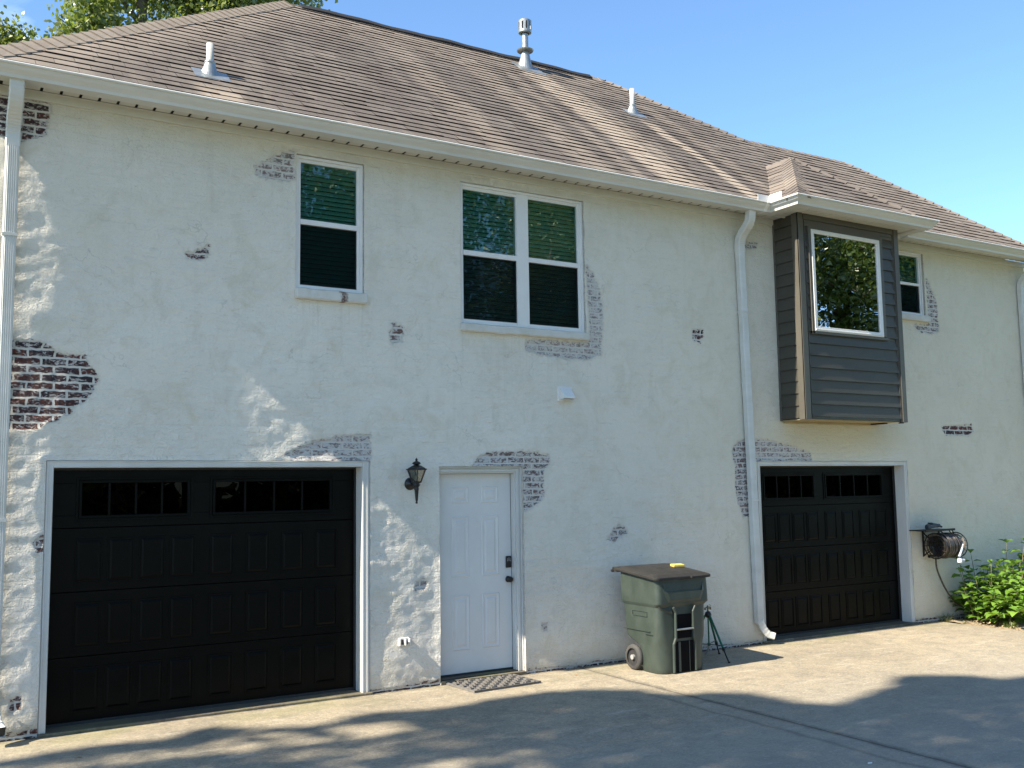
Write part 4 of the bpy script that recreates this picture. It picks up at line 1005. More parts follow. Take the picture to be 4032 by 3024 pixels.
def rrect(cx, cy, hx, hy, r, z, n=6, zf=None):
    out = []
    for qx, qy, a0 in ((1, 1, 0), (-1, 1, 90), (-1, -1, 180), (1, -1, 270)):
        for k in range(n+1):
            a = R(a0+90*k/n); x = cx+qx*(hx-r)+r*math.cos(a); y = cy+qy*(hy-r)+r*math.sin(a); out.append(Vector((x, y, z if zf is None else zf(x, y))))
    return out
def bin_():
    t = thing('trash_bin', 'dark green wheeled trash bin with black lid standing by the downspout', 'bin', (7.0, -.62, 0)); ps = []
    G0 = -.022
    b = MB(); cx = 7.02
    lid = lambda x, y: .952+(y+.86)*.10
    # lower body, with a cut-away at the back for the wheels
    rr = []
    for z, hx, yf, yb, r in ((G0, .325, -.880, -.50, .12), (.03, .335, -.888, -.485, .13), (.24, .338, -.885, -.47, .13), (.29, .340, -.884, -.36, .11), (.33, .342, -.884, -.285, .09), (.50, .348, -.884, -.270, .08), (.655, .352, -.884, -.262, .08)):
        rr.append(rrect(cx-.005, (yf+yb)/2, hx-.02, (yb-yf)/2, r, z))
    b.rings(rr, True, False)
    rr2 = []
    for z, hx, yf, yb, r, f in ((.655, .352, -.884, -.262, .08, None), (.690, .372, -.905, -.255, .06, None), (.80, .372, -.900, -.250, .06, None), (.93, .374, -.885, -.245, .06, lid), (.95, .376, -.890, -.240, .06, lambda x, y: lid(x, y)+.004)):
        rr2.append(rrect(cx, (yf+yb)/2, hx-.018, (yb-yf)/2, r, z, zf=f))
    b.rings([rr[-1]]+rr2[1:], False, True)
    body = b.build('bin_body', M_GREENBIN, bevel=0); body.data.polygons.foreach_set('use_smooth', [len(f.vertices) == 4 for f in body.data.polygons])
    es = body.modifiers.new('edge', 'BEVEL'); es.width = .006; es.segments = 2; es.limit_method = 'ANGLE'; es.angle_limit = R(28)
    ps.append(body)
    # front: dark sheets paint the recess shade, with the lift bar, side rails and the swept shoulder
    b = MB(); yF = -.886
    b.box(6.905, 7.115, yF-.004, yF+.01, .33, .575); b.box(6.880, 7.135, yF-.006, yF+.01, G0+.012, .30); ps += b.build('recess_shade', M_DARK, split=True)
    b = MB()
    for s in (-1, 1):
        xa = 7.01+s*.105; pts = [(7.01+s*.145, yF-.010, G0+.01), (7.01+s*.145, yF-.014, .28), (7.01+s*.120, yF-.018, .34), (7.01+s*.118, yF-.020, .60), (7.01+s*.150, yF-.022, .655)]
        rect_sweep(b, pts, .028, .030)
    b.box(6.93, 6.96, yF-.012, yF, G0+.012, .30); b.box(7.075, 7.085, yF-.012, yF, G0+.012, .30)
    ps += b.build('front_rail', M_GREENBIN, bevel=.006, split=True)
    b = MB(); b.tube([(6.893, yF-.026, .425), (7.127, yF-.026, .425)], .010, 10); ps.append(b.build('lift_bar', M_ALU))
    b = MB()                                               # recessed band under the rim on the front
    b.rings([[(6.745, yF-.016, .815), (6.800, yF-.016, .70), (7.245, yF-.016, .70), (7.30, yF-.016, .815), (7.30, yF-.004, .905), (6.745, yF-.004, .905)], [(6.79, yF-.028, .81), (6.83, yF-.030, .73), (7.215, yF-.030, .73), (7.255, yF-.028, .81), (7.255, yF-.012, .80), (6.79, yF-.012, .80)]])
    ps.append(b.build('front_band', M_GREENBIN, bevel=.006))
    b = MB()                                               # swept shoulder on the lit side
    xs_ = 6.672
    b.rings([[(xs_-.008, -.80, .705), (xs_+.03, -.885, .665), (6.85, -.905, .60), (6.85, -.890, .69)], [(xs_+.0, -.70, .69), (xs_+.05, -.87, .62), (6.87, -.895, .575), (6.87, -.885, .66)]])
    ps.append(b.build('side_ledge', M_GREENBIN, bevel=.008))
    # scratches and the moulded rectangle on the side, shallow relief
    b = MB(); x = 6.678
    for y0, y1, z0, z1 in ((-.70, -.46, .600, .604), (-.70, -.46, .552, .556), (-.70, -.696, .556, .60), (-.46, -.456, .556, .60), (-.74, -.30, .40, .4035), (-.78, -.66, .372, .374)):
        b.box(x-.0012, x+.03, y0, y1, z0, z1)
    ps += b.build('side_relief', M_GREENBIN, bevel=.001, split=True)
    b = MB(); hx, hy = .392, .365; c = (cx, -.555)
    fz = lambda dz: (lambda x, y: lid(x, y)+dz)
    rr = [rrect(c[0], c[1], hx-.02, hy-.02, .05, 0, zf=fz(-.012)), rrect(c[0], c[1], hx, hy, .06, 0, zf=fz(-.006)), rrect(c[0], c[1], hx, hy, .06, 0, zf=fz(.018)), rrect(c[0], c[1], hx-.014, hy-.014, .05, 0, zf=fz(.026)), rrect(c[0], c[1], hx-.030, hy-.030, .05, 0, zf=fz(.020)), rrect(c[0], c[1], hx-.075, hy-.07, .05, 0, zf=fz(.038)), rrect(c[0], c[1], hx-.16, hy-.14, .08, 0, zf=fz(.052)), rrect(c[0], c[1]+.02, .06, .05, .03, 0, zf=fz(.062))]
    b.rings(rr); ld = b.build('bin_lid', M_LID, bevel=.003); ps.append(ld)
    b = MB(); b.box(7.10, 7.26, -.942, -.905, .944, .966); b.box(6.64, 6.70, -.26, -.17, lid(0, -.2)-.03, lid(0, -.2)+.02); b.box(7.34, 7.40, -.26, -.17, lid(0, -.2)-.03, lid(0, -.2)+.02); b.tube([(6.62, -.18, 1.00), (7.42, -.18, 1.00)], .016, 10); ps += b.build('bin_handle', M_LID, bevel=.004, split=True)
    b = MB(); b.box(6.90, 6.99, -.62, -.60, lid(0, -.6)+.052, lid(0, -.6)+.060); b.box(7.05, 7.20, -.80, -.785, lid(0, -.79)+.034, lid(0, -.79)+.046); ps += b.build('lid_rib', M_LID, bevel=.003, split=True)
    for sx in (6.685, 7.345):
        Mw = at((sx, -.462, .112), (0, R(90), 0)); s = -1 if sx < 7 else 1
        b = MB(); b.lathe([(.092, -.028), (.122, -.026), (.133, -.012), (.133, .012), (.122, .026), (.092, .028)], 40, Mw, cap=False)
        b.rings([[Mw @ Vector((r_*math.cos(a), r_*math.sin(a), h)) for a in np.linspace(0, 2*math.pi, 40, endpoint=False)] for r_, h in ((.098, .028), (.098, -.028))], False, False)
        wt = b.build('wheel', M_RUB, smooth=True); ps.append(wt)
        b = MB(); b.lathe([(.026, -.034), (.026, .034)], 18, Mw)
        for k in range(9):
            a = 2*math.pi*k/9; Mk = Mw @ Matrix.Rotation(a, 4, 'Z'); b.rings([[Mk @ Vector(p) for p in ((.020, -.012, s*-.032), (.020, .012, s*-.032), (.020, .012, 0), (.020, -.012, 0))], [Mk @ Vector(p) for p in ((.100, -.006, s*-.020), (.100, .006, s*-.020), (.100, .006, 0), (.100, -.006, 0))]])
        b2 = MB(); b2.lathe([(.102, -.008), (.102, .008)], 32, Mw); hd = b2.build('wheel_disc', M_SEAL); hd.parent = wt
        hb = b.build('wheel_hub', M_WHEEL); hb.parent = wt
    b = MB(); b.tube([(6.66, -.47, .118), (7.37, -.47, .118)], .011, 8); ps.append(b.build('axle', M_ALU))
    adopt(t, *ps)
    t2 = thing('sponge', 'small yellow scrubbing sponge lying on the black bin lid', 'sponge', (7.20, -.60, lid(0, -.6)+.05)); z = lid(0, -.6)+.050; Ms = at((7.205, -.59, z), (.09, 0, R(-9)))
    b = MB(); b.box(-.068, .068, -.042, .042, .010, .036, Ms); s1 = b.build('sponge_block', M_SPONGE, bevel=.006)
    b = MB(); b.box(-.068, .068, -.042, .042, .001, .010, Ms); s2 = b.build('scour_pad', M_SCOUR, bevel=.002); adopt(t2, s1, s2)
bin_()

def tripod():
    t = thing('sprinkler_tripod', 'green tripod lawn sprinkler with brass head standing beside the bin', 'sprinkler', (7.78, -.415, 0)); ps = []
    c = Vector((7.78, -.415, 0)); hub = c+Vector((0, 0, .475)); g0 = -.022
    feet = [(Vector((7.764, -.745, g0)), 0), (Vector((8.075, -.255, g0)), 1), (Vector((7.50, -.235, g0)), 2)]
    b = MB(); b.lathe([(.016, -.05), (.034, -.03), (.040, -.012), (.030, .012), (.016, .022)], 14, at(hub)); ps.append(b.build('hub', M_BLACK, smooth=True))
    for f, i in feet:
        d = (f-hub).normalized(); p0 = hub+Vector((d.x, d.y, 0))*.03; L_ = (f-p0); b = MB(); b.tube([p0, p0+L_*.74], .0125, 10); lg = b.build('leg', M_GREENLEG); ps.append(lg)
        b = MB(); b.tube([p0+L_*.70, p0+L_*.76], .018, 8); b.tube([p0+L_*.76, p0+L_*.985], .008, 8); b.tube([f+Vector((0, 0, .016)), f], .014, 8); e = b.build('foot', M_BLACK); e.parent = lg
    b = MB(); b.tube([hub, c+Vector((0, 0, .13))], .009, 10); b.lathe([(.018, 0), (.018, .03)], 10, at(c+Vector((0, 0, .12)))); ps.append(b.build('riser_pipe', M_GREENLEG))
    b = MB()
    for f, i in feet: p = hub.lerp(f, .66); b.tube([c+Vector((0, 0, .135)), p], .0045, 6)
    ps += b.build('spreader', M_BLACK, split=True)
    b = MB(); b.tube(bez(c+Vector((0, 0, .13)), c+Vector((.0, 0, .08)), c+Vector((-.03, .03, .03)), 6), .012, 8); ps.append(b.build('hose_fitting', M_ALU))
    b = MB(); z = hub.z; b.lathe([(.010, .02), (.014, .03), (.010, .05), (.016, .06), (.012, .08), (.006, .09)], 12, at(c+Vector((0, 0, z)))); b.tube([c+Vector((-.040, 0, z+.062)), c+Vector((.0, 0, z+.075)), c+Vector((.036, .0, z+.058))], .006, 8); b.tube(bez(c+Vector((0, 0, z+.05)), c+Vector((.05, -.02, z+.10)), c+Vector((-.01, -.03, z+.10)), 8), .003, 6); b.box(-.003, .003, -.012, .012, 0, .03, at(c+Vector((.036, 0, z+.04)))); b.box(-.003, .003, -.012, .012, 0, .026, at(c+Vector((-.040, 0, z+.04))))
    ps.append(b.build('sprinkler_head', M_BRASS)); adopt(t, *ps)
tripod()

def reel():
    t = thing('hose_reel', 'bronze wall mounted hose reel wound with black hose above the hydrangea', 'hose reel', (12.34, 0, 1.03)); ps = []
    cy, cz = -.235, 1.03; xa, xb = 12.10, 12.56
    def ring(b, x, r, tr, n=32): b.tube([(x, cy+r*math.cos(a), cz+r*math.sin(a)) for a in np.linspace(0, 2*math.pi, n+1)], tr, 6, False)
    for i, x in enumerate((xa, xb)):
        b = MB(); ring(b, x, .172, .008); ring(b, x, .10, .004); ring(b, x, .135, .003)
        for k in range(14): a = 2*math.pi*k/14; b.tube([(x, cy+.03*math.cos(a), cz+.03*math.sin(a)), (x, cy+.172*math.cos(a), cz+.172*math.sin(a))], .0042, 6)
        b.tube([(x-.02, cy, cz), (x+.02, cy, cz)], .036, 16); ps.append(b.build('reel_flange', M_REEL))
    b = MB(); b.tube([(xa-.05, cy, cz), (xb+.16, cy, cz)], .013, 10); b.tube([(xa-.05, cy, cz), (xa-.06, cy-.02, cz-.10), (xa-.08, cy-.03, cz-.125)], .014, 8); b.tube([(xa-.07, cy-.03, cz-.125), (xa-.19, cy-.03, cz-.13)], .019, 10); ps.append(b.build('crank', M_REEL))
    # wound hose: a helix in two layers
    b = MB(); 
    for rad, n, off in ((.118, 12, 0), (.142, 11, .014), (.161, 7, .06)):
        pts = []; N_ = n*26
        for k in range(N_+1):
            u = k/26; a = 2*math.pi*u; x = xa+.026+off+u*(.032+.002*math.sin(u*3)); rr = rad+.004*math.sin(u*5.1)
            pts.append((min(x, xb-.02), cy+rr*math.cos(a), cz+rr*math.sin(a)))
        b.tube(pts, .0135, 7)
    h = b.build('hose', M_HOSE, smooth=True); ps.append(h)
    b = MB(); ring(b, xa+.03, .155, .010); ring(b, xb-.03, .150, .010); ps += b.build('drum_rim', M_REELFACE, split=True)
    # hose lead down the wall to the bed
    b = MB(); P = [(12.18, -.20, .90), (12.20, -.16, .85), (12.22, -.15, .72), (12.275, -.15, .60), (12.36, -.15, .46), (12.46, -.15, .34), (12.60, -.15, .22), (12.80, -.2, .12)]
    sm = []
    for i in range(len(P)-1):
        p0 = Vector(P[max(i-1, 0)]); p1 = Vector(P[i]); p2 = Vector(P[i+1]); p3 = Vector(P[min(i+2, len(P)-1)])
        for q in range(5):
            u = q/5; sm.append(.5*((2*p1)+(-p0+p2)*u+(2*p0-5*p1+4*p2-p3)*u*u+(-p0+3*p1-3*p2+p3)*u**3))
    b.tube(sm, .0125, 8); ps.append(b.build('hose_lead', M_HOSE, smooth=True))
    # shelf and side arms
    b = MB(); b.box(11.86, 12.50, -.27, -.01, 1.238, 1.252); b.box(11.86, 12.50, -.275, -.262, 1.232, 1.262); b.box(12.14, 12.17, -.012, .0, .88, 1.24); b.box(12.50, 12.53, -.012, .0, .88, 1.24)
    for x in (12.12, 12.52): b.tube([(x, -.02, 1.22), (x, -.14, 1.12), (x, cy, cz)], .010, 8); b.tube([(x, -.02, .88), (x, cy, cz)], .010, 8)
    b.tube([(12.44, -.26, 1.24), (12.46, -.27, 1.21), (12.50, -.25, 1.18)], .008, 6); b.tube([(12.38, -.26, 1.24), (12.40, -.27, 1.20), (12.43, -.25, 1.17)], .008, 6)
    ps.append(b.build('wall_bracket', M_REEL, bevel=.002))
    b = MB(); W_ = (12.30, -.34); b.tube([(12.46, -.41, 1.05), (12.40, -.42, .96), (12.33, -.43, .885)], [.010, .014, .018], 10); wf = b.build('hose_end', simple('pale_blue_tape', (.30, .38, .50), (.45, .48, .52), 30, .5)); ps.append(wf)
    b = MB(); b.lathe([(.030, 0), (.036, .01), (.036, .05), (.030, .06)], 14, at((12.35, -.42, .80), (0, R(8), 0))); b.tube([(12.37, -.42, .835), (12.43, -.42, .832)], .030, 12); ps.append(b.build('hose_timer', simple('white_plastic', (.50, .53, .58), None, 6, .4)))
    adopt(t, *ps)
    t2 = thing('spray_nozzle', 'dark spray nozzle lying on the shelf of the hose reel', 'nozzle', (12.1, -.2, 1.25)); b = MB()
    b.lathe([(.030, -.03), (.040, -.02), (.040, .02), (.028, .03), (.024, .06), (.020, .17), (.026, .18), (.024, .22)], 16, at((11.99, -.22, 1.292), (0, R(86), R(-4)))); n1 = b.build('nozzle_barrel', simple('dark_blue_grey', (.03, .04, .045), (.05, .06, .07), 20, .4), smooth=False)
    b = MB(); b.tube([(12.05, -.2, 1.30), (12.10, -.2, 1.325), (12.20, -.2, 1.315), (12.31, -.2, 1.285)], [.022, .026, .018, .013], 10); b.lathe([(.03, 0), (.034, .02), (.022, .05)], 12, at((12.08, -.18, 1.30))); n2 = b.build('nozzle_grip', M_BLACK); adopt(t2, n1, n2)
reel()

# ---------------------------------------------------------------- plants
def leaf_mesh(name, P, T, Nn, S, tint, mat, parent=None, aspect=.62, fold=.18, rich=False):
    """P centres, T leaf directions, Nn normals, S sizes -> pointed leaves in one mesh"""
    T = T/np.linalg.norm(T, axis=1, keepdims=True); Bv = np.cross(Nn, T); Bv /= np.linalg.norm(Bv, axis=1, keepdims=True)+1e-9; U = np.cross(T, Bv)
    if rich:
        prof = [(-.5, 0), (-.28, .62), (-.02, 1.), (.24, .66), (.5, 0)]; mid = [(-.5, 0.), (-.28, -.02), (-.02, -.01), (.24, -.05), (.5, -.16)]
        loc = []
        for (t, wv), (_, h) in zip(prof, mid): loc += [(t, -wv*aspect/2, h+fold*wv*.5), (t, 0, h), (t, wv*aspect/2, h+fold*wv*.5)]
        loc = np.array(loc); faces = []
        for i in range(4):
            for j in range(2): a = i*3+j; faces.append((a, a+1, a+4, a+3))
        # the two ends are points
    else:
        loc = np.array([(-.5, 0, 0), (-.05, -aspect/2, fold*.5), (.5, 0, -.06), (-.05, aspect/2, fold*.5)]); faces = [(0, 1, 2, 3)]
    k = len(loc); n = len(P)
    V = P[:, None, :]+S[:, None, None]*(loc[None, :, 0:1]*T[:, None, :]+loc[None, :, 1:2]*Bv[:, None, :]+loc[None, :, 2:3]*U[:, None, :])
    F = (np.array(faces)[None]+(np.arange(n)*k)[:, None, None]).reshape(-1, 4).astype(np.int32)
    me = bpy.data.meshes.new(name); me.vertices.add(n*k); me.vertices.foreach_set('co', V.astype(np.float32).ravel())
    me.loops.add(F.size); me.loops.foreach_set('vertex_index', F.ravel()); me.polygons.add(len(F))
    me.polygons.foreach_set('loop_start', np.arange(0, F.size, 4, dtype=np.int32)); me.polygons.foreach_set('loop_total', np.full(len(F), 4, dtype=np.int32))
    me.update(calc_edges=True)
    a = me.attributes.new('tint', 'FLOAT', 'FACE'); a.data.foreach_set('value', np.repeat(tint, len(faces)).astype(np.float32))
    if rich: me.polygons.foreach_set('use_smooth', np.ones(len(F), bool))
    me.materials.append(mat); o = bpy.data.objects.new(name, me); COL.objects.link(o)
    if parent: o.parent = parent
    return o
def unit(n, r): v = r.normal(size=(n, 3)); return v/np.linalg.norm(v, axis=1, keepdims=True)
def crown_points(r, blobs, n):
    """blobs: (centre, radii); more leaves near the skin, gathered in twig clumps"""
    vol = np.array([b[1][0]*b[1][1]*b[1][2] for b in blobs])**.8; pick = r.choice(len(blobs), size=n//14, p=vol/vol.sum())
    c = np.array([blobs[i][0] for i in pick], float); rad = np.array([blobs[i][1] for i in pick], float)
    u = unit(len(pick), r)*(r.random((len(pick), 1))**.42); cl = c+u*rad
    out = np.repeat(cl, 14, 0)+r.normal(size=(len(pick)*14, 3))*np.repeat(rad.mean(1)*.085+.10, 14)[:, None]
    return out, np.repeat(r.random(len(pick)), 14)
def tree(label, base, trunk, blobs, n, size, mat, seed, tr=.22, filt=None, group=None, name='tree'):
    r = np.random.default_rng(seed); t = thing(name, label, 'tree', base, group)
    P, tn = crown_points(r, blobs, n)
    if filt is not None: P = P+r.normal(size=P.shape)*.38
    if filt is not None: k = filt(P, r); P = P[k]; tn = tn[k]
    n = len(P); T = unit(n, r); T[:, 2] -= .5; Nn = unit(n, r); Nn[:, 2] += .7
    S = size*(.7+.6*r.random(n)); o = leaf_mesh('crown', P, T, Nn, S, np.clip(tn*.6+r.random(n)*.4, 0, 1), mat, aspect=.75)
    b = MB(); tp = [Vector(p) for p in trunk]; m_ = len(tp); b.tube(tp, [tr*(1-.72*i/(m_-1)) for i in range(m_)], 10)
    rnd = random.Random(seed)
    for c, rad in blobs:
        if filt is not None and filt(np.array([c]*8, float)+rnd.random()*.2, r).mean() < .3: continue
        c = Vector(c); s = min(tp[1:], key=lambda p: (p-c).length+max(0, p.z-c.z)*2); k = max(tp.index(s), 1); s = tp[k-1].lerp(tp[k], rnd.random())
        mid = s.lerp(c, .5)+Vector((rnd.uniform(-.3, .3), rnd.uniform(-.3, .3), .35)); b.tube(bez(s, mid, c, 6), [tr*.42, tr*.36, tr*.3, tr*.22, tr*.15, tr*.08], 6)
        for _ in range(5 if filt is None else 0):
            e = c+Vector(rad)*.8*rnd.uniform(.6, 1); e = c+Vector((rnd.uniform(-1, 1)*rad[0], rnd.uniform(-1, 1)*rad[1], rnd.uniform(-.7, .9)*rad[2]))*.8
            b.tube(bez(mid.lerp(c, .5), c.lerp(e, .4)+Vector((0, 0, .15)), e, 5), [tr*.14, tr*.11, tr*.09, tr*.06, tr*.03], 5)
    o2 = b.build('trunk', M_BARK, smooth=True); adopt(t, o, o2); return t
M_OAK = mat_leaf('broad_leaf', (.085, .125, .022), (.19, .22, .05), (.24, .20, .06), .42)
M_OAK2 = mat_leaf('deep_leaf', (.045, .085, .016), (.10, .135, .03), None, .30)
M_HYD = mat_leaf('hydrangea_leaf', (.095, .20, .022), (.20, .34, .055), (.07, .15, .018), .28)

# behind the roof, top left of the view
tree('tall broadleaf tree behind the roof with a grey trunk showing through its olive leaves', (6.6, 22.5, -.12),
     [(6.6, 22.5, -.12), (6.5, 22.4, 6), (6.1, 22.2, 12), (5.85, 22.1, 15), (5.55, 22, 17.5), (5.2, 22, 20), (5.6, 22, 23)],
     [((4.7, 22, 17.2), (1.0, 1.6, 1.4)), ((4.0, 21.5, 16.0), (.75, 1.2, .8)), ((3.6, 21.5, 15.3), (.6, 1, .4)), ((5.3, 23, 19), (1.9, 2, 1.7)), ((6.6, 22.5, 18.0), (1.1, 1.6, 1.8)), ((7.7, 22, 17.4), (1.1, 1.8, 1.3)), ((8.9, 22.5, 18.0), (1.3, 1.8, 1.2)), ((7.5, 22, 20.5), (2.8, 2.6, 2.2)), ((10.3, 23, 19.4), (1.5, 1.8, 1.2)), ((6.9, 21.5, 15.6), (1.5, 1.4, 1.3)), ((8.4, 22, 15.9), (1.5, 1.4, 1.3)), ((4.6, 21.8, 15.0), (1.2, 1.2, 1.0))],
     34000, .15, M_OAK, 11, .26)
tree('small tree top at the left edge of the view behind the roof', (1.5, 23, -.12),
     [(1.5, 23, -.12), (1.5, 23, 6), (1.6, 23, 10), (1.8, 23, 13.2), (1.9, 23, 14.9)],
     [((1.6, 23, 14.4), (.9, 1.3, .9)), ((2.5, 22.6, 14.6), (.5, .8, .55)), ((2.25, 22.6, 15.35), (.42, .7, .40)), ((2.9, 22.8, 14.3), (.4, .7, .35)), ((1.2, 23, 15.2), (.8, 1.0, .7)), ((2.0, 22.6, 14.0), (.9, .8, .4))],
     8000, .13, M_OAK, 12, .16)

# the shade on the drive comes from big trees to the left, out of frame
SHADE = [(-1, -.62), (.67, -.57), (1.0, -.475), (1.44, -.50), (1.8, -.62), (2.2, -.30), (2.56, -.62), (2.9, -.80), (3.27, -.72), (3.6, -.69), (4.1, -.89), (4.62, -.79), (5.16, -.74), (5.75, -.93), (6.04, -1.28), (6.23, -1.72), (6.46, -1.70), (6.79, -1.98), (6.84, -2.45), (7.12, -2.78), (7.54, -2.60), (8.15, -2.50), (8.6, -2.14), (9.06, -2.48), (9.28, -2.84), (9.65, -2.95), (14, -3.6)]
def shade_filter(P, r):
    k = (P[:, 2]+.02)/(-SUND.z); gx = P[:, 0]+SUND.x*k; gy = P[:, 1]+SUND.y*k
    yb = np.interp(gx, [s[0] for s in SHADE], [s[1] for s in SHADE])
    n = vnoise(gx, gy, (.55, .8), 31)+.6*vnoise(gx, gy, (1.4, 2.1), 32)
    dep = yb-.10-gy                                   # how far inside the shade
    dep = dep+.10*vnoise(gx, gy, (3.1, 4.3), 35)
    keep = (dep > 0) & ((n < .38) | (gx > 3.6) | (dep < .2))
    lit = (gx > .2) & (gx < 3.0) & (gy < -.72-.13*gx) & (gy > -1.02-.16*gx)      # a paler dappled band
    keep &= ~(lit & (r.random(len(P)) < .75))
    keep &= ~((n > .05) & (gx < 4) & (r.random(len(P)) < .4)); keep &= ~((dep > .45) & (r.random(len(P)) < .50+.15*vnoise(gx, gy, (1.3, 1.9), 36)))
    keep &= gy > -(1.9+.74*np.maximum(gx, 0))+.5*vnoise(gx, gy, (.8, .8), 37)
    return keep
for i, (bx, by, sd_) in enumerate(((-13, -4.2, 41), (-8.5, -5.6, 42))):
    tree(('huge shade tree left of the drive', 'second shade tree nearer the drive')[i]+', casting dappled shade on the concrete', (bx, by, -.12),
         [(bx, by, -.12), (bx+.2, by, 5), (bx-.1, by-.2, 10), (bx, by, 15), (bx, by, 19)],
         [((bx+dx, by+dy, z), (3.0, 3.0, 2.4)) for dx, dy, z in ((0, 0, 19), (3, 1.5, 15), (-3, 1, 14.5), (2.5, -2.5, 14), (-2, -2.5, 17), (4.2, 0, 11.5), (0, 2.4, 12.5), (-4, -.5, 11.2), (1, 3.2, 16), (5.5, 2, 13.5), (-2.5, 2.8, 16.5), (-4.5, 2.4, 12.5))], 56000, .165, M_OAK2, sd_, .38, filt=shade_filter, group='shade trees left of the drive')
# trees across the drive behind the camera: they light the wall green and show in the glass
FT = [(0, -27, 'a', 10.5, 5.0), (8, -25, 'b', 11, 5.2), (15.5, -24, 'c', 9.0, 4.6), (24, -27, 'd', 10, 5.2), (31.5, -23, 'e', 11.5, 5.4), (39, -25, 'f', 12.0, 5.6), (47, -21, 'g', 12, 5.6), (30, -33, 'h', 15, 6), (41, -34, 'i', 16, 6.2), (44, -23.5, 'j', 14.5, 5.0)]
FL = ['leftmost tree across the drive', 'second tree across the drive', 'lowest tree across the drive', 'fourth tree across the drive', 'tree across the drive reflected in the bay window', 'dense tall tree across the drive at right', 'last tree at the far right across the drive', 'taller tree in the second row across the drive', 'tallest tree at the back of the row across the drive', 'tree across the drive reflected in the small right window']
for (x, y, _, zc, rr), lb in zip(FT, FL):
    q = random.Random(int(x*10)+3); bl = [((x+q.uniform(-.6, .6)*rr, y+q.uniform(-.5, .5)*rr, zc+q.uniform(-.9, 1.15)*rr), (rr*.42, rr*.42, rr*.34)) for _ in range(13)]+[((x, y, zc), (rr*.5, rr*.5, rr*.5))]
    tree(lb, (x, y, -.12), [(x, y, -.12), (x+.1, y, 3), (x-.1, y, 6), (x, y, zc), (x, y, zc+rr*.5)], bl, 34000, .17, M_OAK2 if _ in 'acf' else M_OAK, int(x)+60, .30, group='trees across the drive')
r = np.random.default_rng(5); n = 34000
P = np.stack([r.uniform(-20, 60, n), -22-7*r.random(n)-3*np.sin(r.uniform(-20, 60, n)*.0), r.random(n)**1.5*6.5*(.55+.45*np.sin(np.arange(n)*0))], -1)
P[:, 2] *= .6+.4*np.sin(P[:, 0]*.9)*np.cos(P[:, 0]*.37)
o = leaf_mesh('undergrowth', P, unit(n, r), unit(n, r), .5*(.6+.8*r.random(n)), r.random(n), M_OAK2, aspect=.8); tag(o, 'dense green undergrowth along the wood edge across the drive', 'undergrowth', kind='stuff')

# hydrangea
def hydrangea():
    t = thing('hydrangea_bush', 'leafy green hydrangea bush against the wall at the right edge', 'bush', (13.3, -.6, -.03)); r = np.random.default_rng(77); q = random.Random(77)
    b = MB(); LP, LT, LN, LS = [], [], [], []
    heads = []
    for k in range(120):
        a = q.random()**.7; x = 12.50+2.6*q.random(); y = -.10-1.05*q.random()
        hmax = .46+.60*min(1, max(0, (x-12.45)/.9))*(.75+.25*math.sin(x*5))-.30*max(0, (-y-.55)/.6)
        h = hmax*q.uniform(.35, 1.04)
        heads.append((x, y, max(.10, h)))
    heads += [(12.52, -.30, .66), (12.62, -.22, .80), (12.46, -.52, .30), (12.55, -.62, .20), (12.44, -.40, .42), (12.5, -.85, .12), (12.75, -1.0, .18), (13.0, -1.1, .22), (12.9, -.9, .45), (13.55, -.35, 1.02), (13.75, -.5, 1.04), (12.85, -.25, .90)]
    for x, y, h in heads:
        root = Vector((x+(13.3-x)*.35, y*.55-.12, -.05)); tip = Vector((x, y, h)); mid = root.lerp(tip, .55)+Vector((0, 0, .08)); st = bez(root, mid, tip, 6); b.tube(st, [.007, .0065, .006, .005, .004, .003], 5)
        d = (tip-st[-2]).normalized()
        for lv in range(6):
            s = .15+.85*lv/5; p = root.lerp(mid, s*2) if s < .5 else mid.lerp(tip, (s-.5)*2); p = Vector(p)
            for side in (0, 1):
                a = lv*1.57+side*math.pi+x*7+q.uniform(-.3, .3); out = Vector((math.cos(a), math.sin(a)*.9, .55 if lv == 5 else q.uniform(-.05, .3))).normalized()
                sz = q.uniform(.11, .195)*(1 if lv < 5 else .72); c = p+out*sz*.62; LP.append(c); LT.append(out+Vector((0, 0, -.15))); nn = Vector((0, 0, 1))+out*-.35+Vector((q.uniform(-.35, .35), q.uniform(-.35, .35), 0)); LN.append(nn); LS.append(sz)
        for side in range(3):
            a = side*2.1+x*3; out = Vector((math.cos(a)*.6, math.sin(a)*.6, .9)).normalized(); LP.append(tip+out*.035); LT.append(out); LN.append(Vector((0, 0, 1))-out*.5); LS.append(q.uniform(.05, .085))
    LP = np.array([tuple(v) for v in LP]); LP[:, 1] = np.minimum(LP[:, 1], -.035)
    n = len(LP); o = leaf_mesh('foliage', LP, np.array([tuple(v) for v in LT]), np.array([tuple(v) for v in LN]), np.array(LS), r.random(n), M_HYD, aspect=.72, fold=.30, rich=True)
    o2 = b.build('stems', simple('green_stem', (.16, .17, .07), (.20, .15, .09), 20, .7), smooth=True); adopt(t, o, o2)
hydrangea()
M_GRASS = mat_leaf('grass_blade', (.07, .11, .02), (.15, .17, .05), (.22, .19, .09), .3)
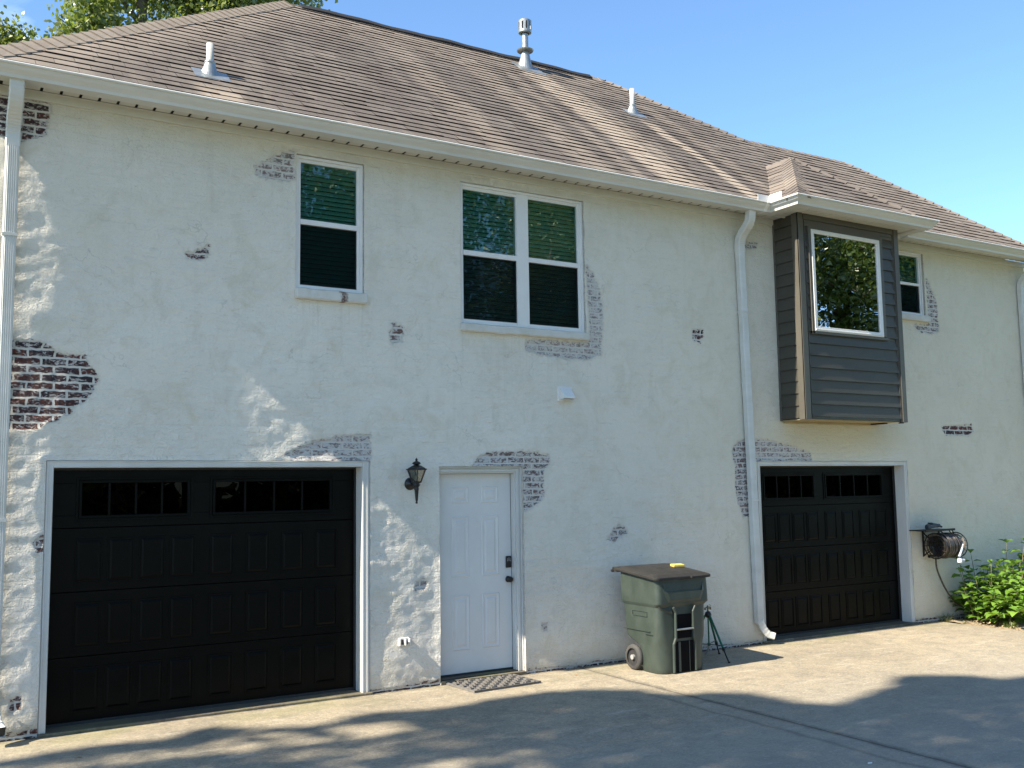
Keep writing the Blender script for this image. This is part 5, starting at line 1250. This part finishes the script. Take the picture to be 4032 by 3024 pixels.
def tuft(x, y, n, h, lab, seed, spread=.05):
    q = random.Random(seed); b = MB()
    for _ in range(n):
        a = q.uniform(0, 6.28); hh = h*q.uniform(.5, 1.1); rr = spread*q.random(); p = Vector((x+rr*math.cos(a), y+rr*math.sin(a), -.05)); o = Vector((math.cos(a), math.sin(a), 0)); s = o.cross(Vector((0, 0, 1)))*.0032
        e = [p, p+Vector((0, 0, hh*.6))+o*hh*.25, p+Vector((0, 0, hh*(.75+.2*q.random())))+o*hh*.75]; tn = q.random()
        b.face([e[0]-s, e[0]+s, e[1]+s, e[1]-s], tn); b.face([e[1]-s, e[1]+s, e[2]], tn)
    o = b.build('grass_tuft', M_GRASS); tag(o, lab, 'grass tuft', 'grass tufts in the planting bed')
tuft(12.62, -.92, 90, .12, 'fine grass tuft at the front edge of the planting bed below the hydrangea', 1, .09)
tuft(12.45, -.10, 60, .15, 'dark scrubby weeds at the wall foot between garage door and hydrangea', 2, .12)
tuft(12.42, -.36, 26, .07, 'little weed at the corner of the concrete and the bed', 3, .05)
# dry leaves and crumbs in the bed; a few specks on the drive
M_DRY = simple('dry_leaf', (.34, .22, .10), (.20, .12, .06), 30, .9)
r = np.random.default_rng(9); n = 420
P = np.stack([12.38+2.0*r.random(n)**1.3, -.02-1.5*r.random(n), -.012+.02*r.random(n)], -1); T = unit(n, r); T[:, 2] *= .3; Nn = unit(n, r)*.5; Nn[:, 2] += 1
o = leaf_mesh('leaf_litter', P, T, Nn, .02+.035*r.random(n), r.random(n), mat_leaf('litter', (.42, .33, .20), (.26, .17, .09), None, .1), aspect=.6); tag(o, 'pale dry leaf litter and stone crumbs over the planting bed', 'leaf litter', kind='stuff')
def speck(x, y, s, lab, mt, seed):
    q = random.Random(seed); b = MB(); n = 9
    top = [(x+s*q.uniform(.6, 1.1)*math.cos(2*math.pi*i/n), y+s*.6*q.uniform(.6, 1.1)*math.sin(2*math.pi*i/n), -.021+s*.25*q.random()) for i in range(n)]
    b.face(top); b.face([(a, c, -.0218) for a, c, _ in reversed(top)])
    for i in range(n): j = (i+1) % n; b.face([(top[i][0], top[i][1], -.0218), (top[j][0], top[j][1], -.0218), top[j], top[i]])
    tag(b.build('fallen_leaf', mt), lab, 'leaf', 'small fallen leaves on the drive')
speck(1.17, -.86, .028, 'dark curled leaf on the concrete at bottom left', M_DRY, 4); speck(6.0, -.36, .022, 'dark leaf on the drive left of the bin', M_DRY, 5)
speck(5.82, -4.2, .022, 'pale scrap on the shaded drive at bottom right', M_WHITE, 6)
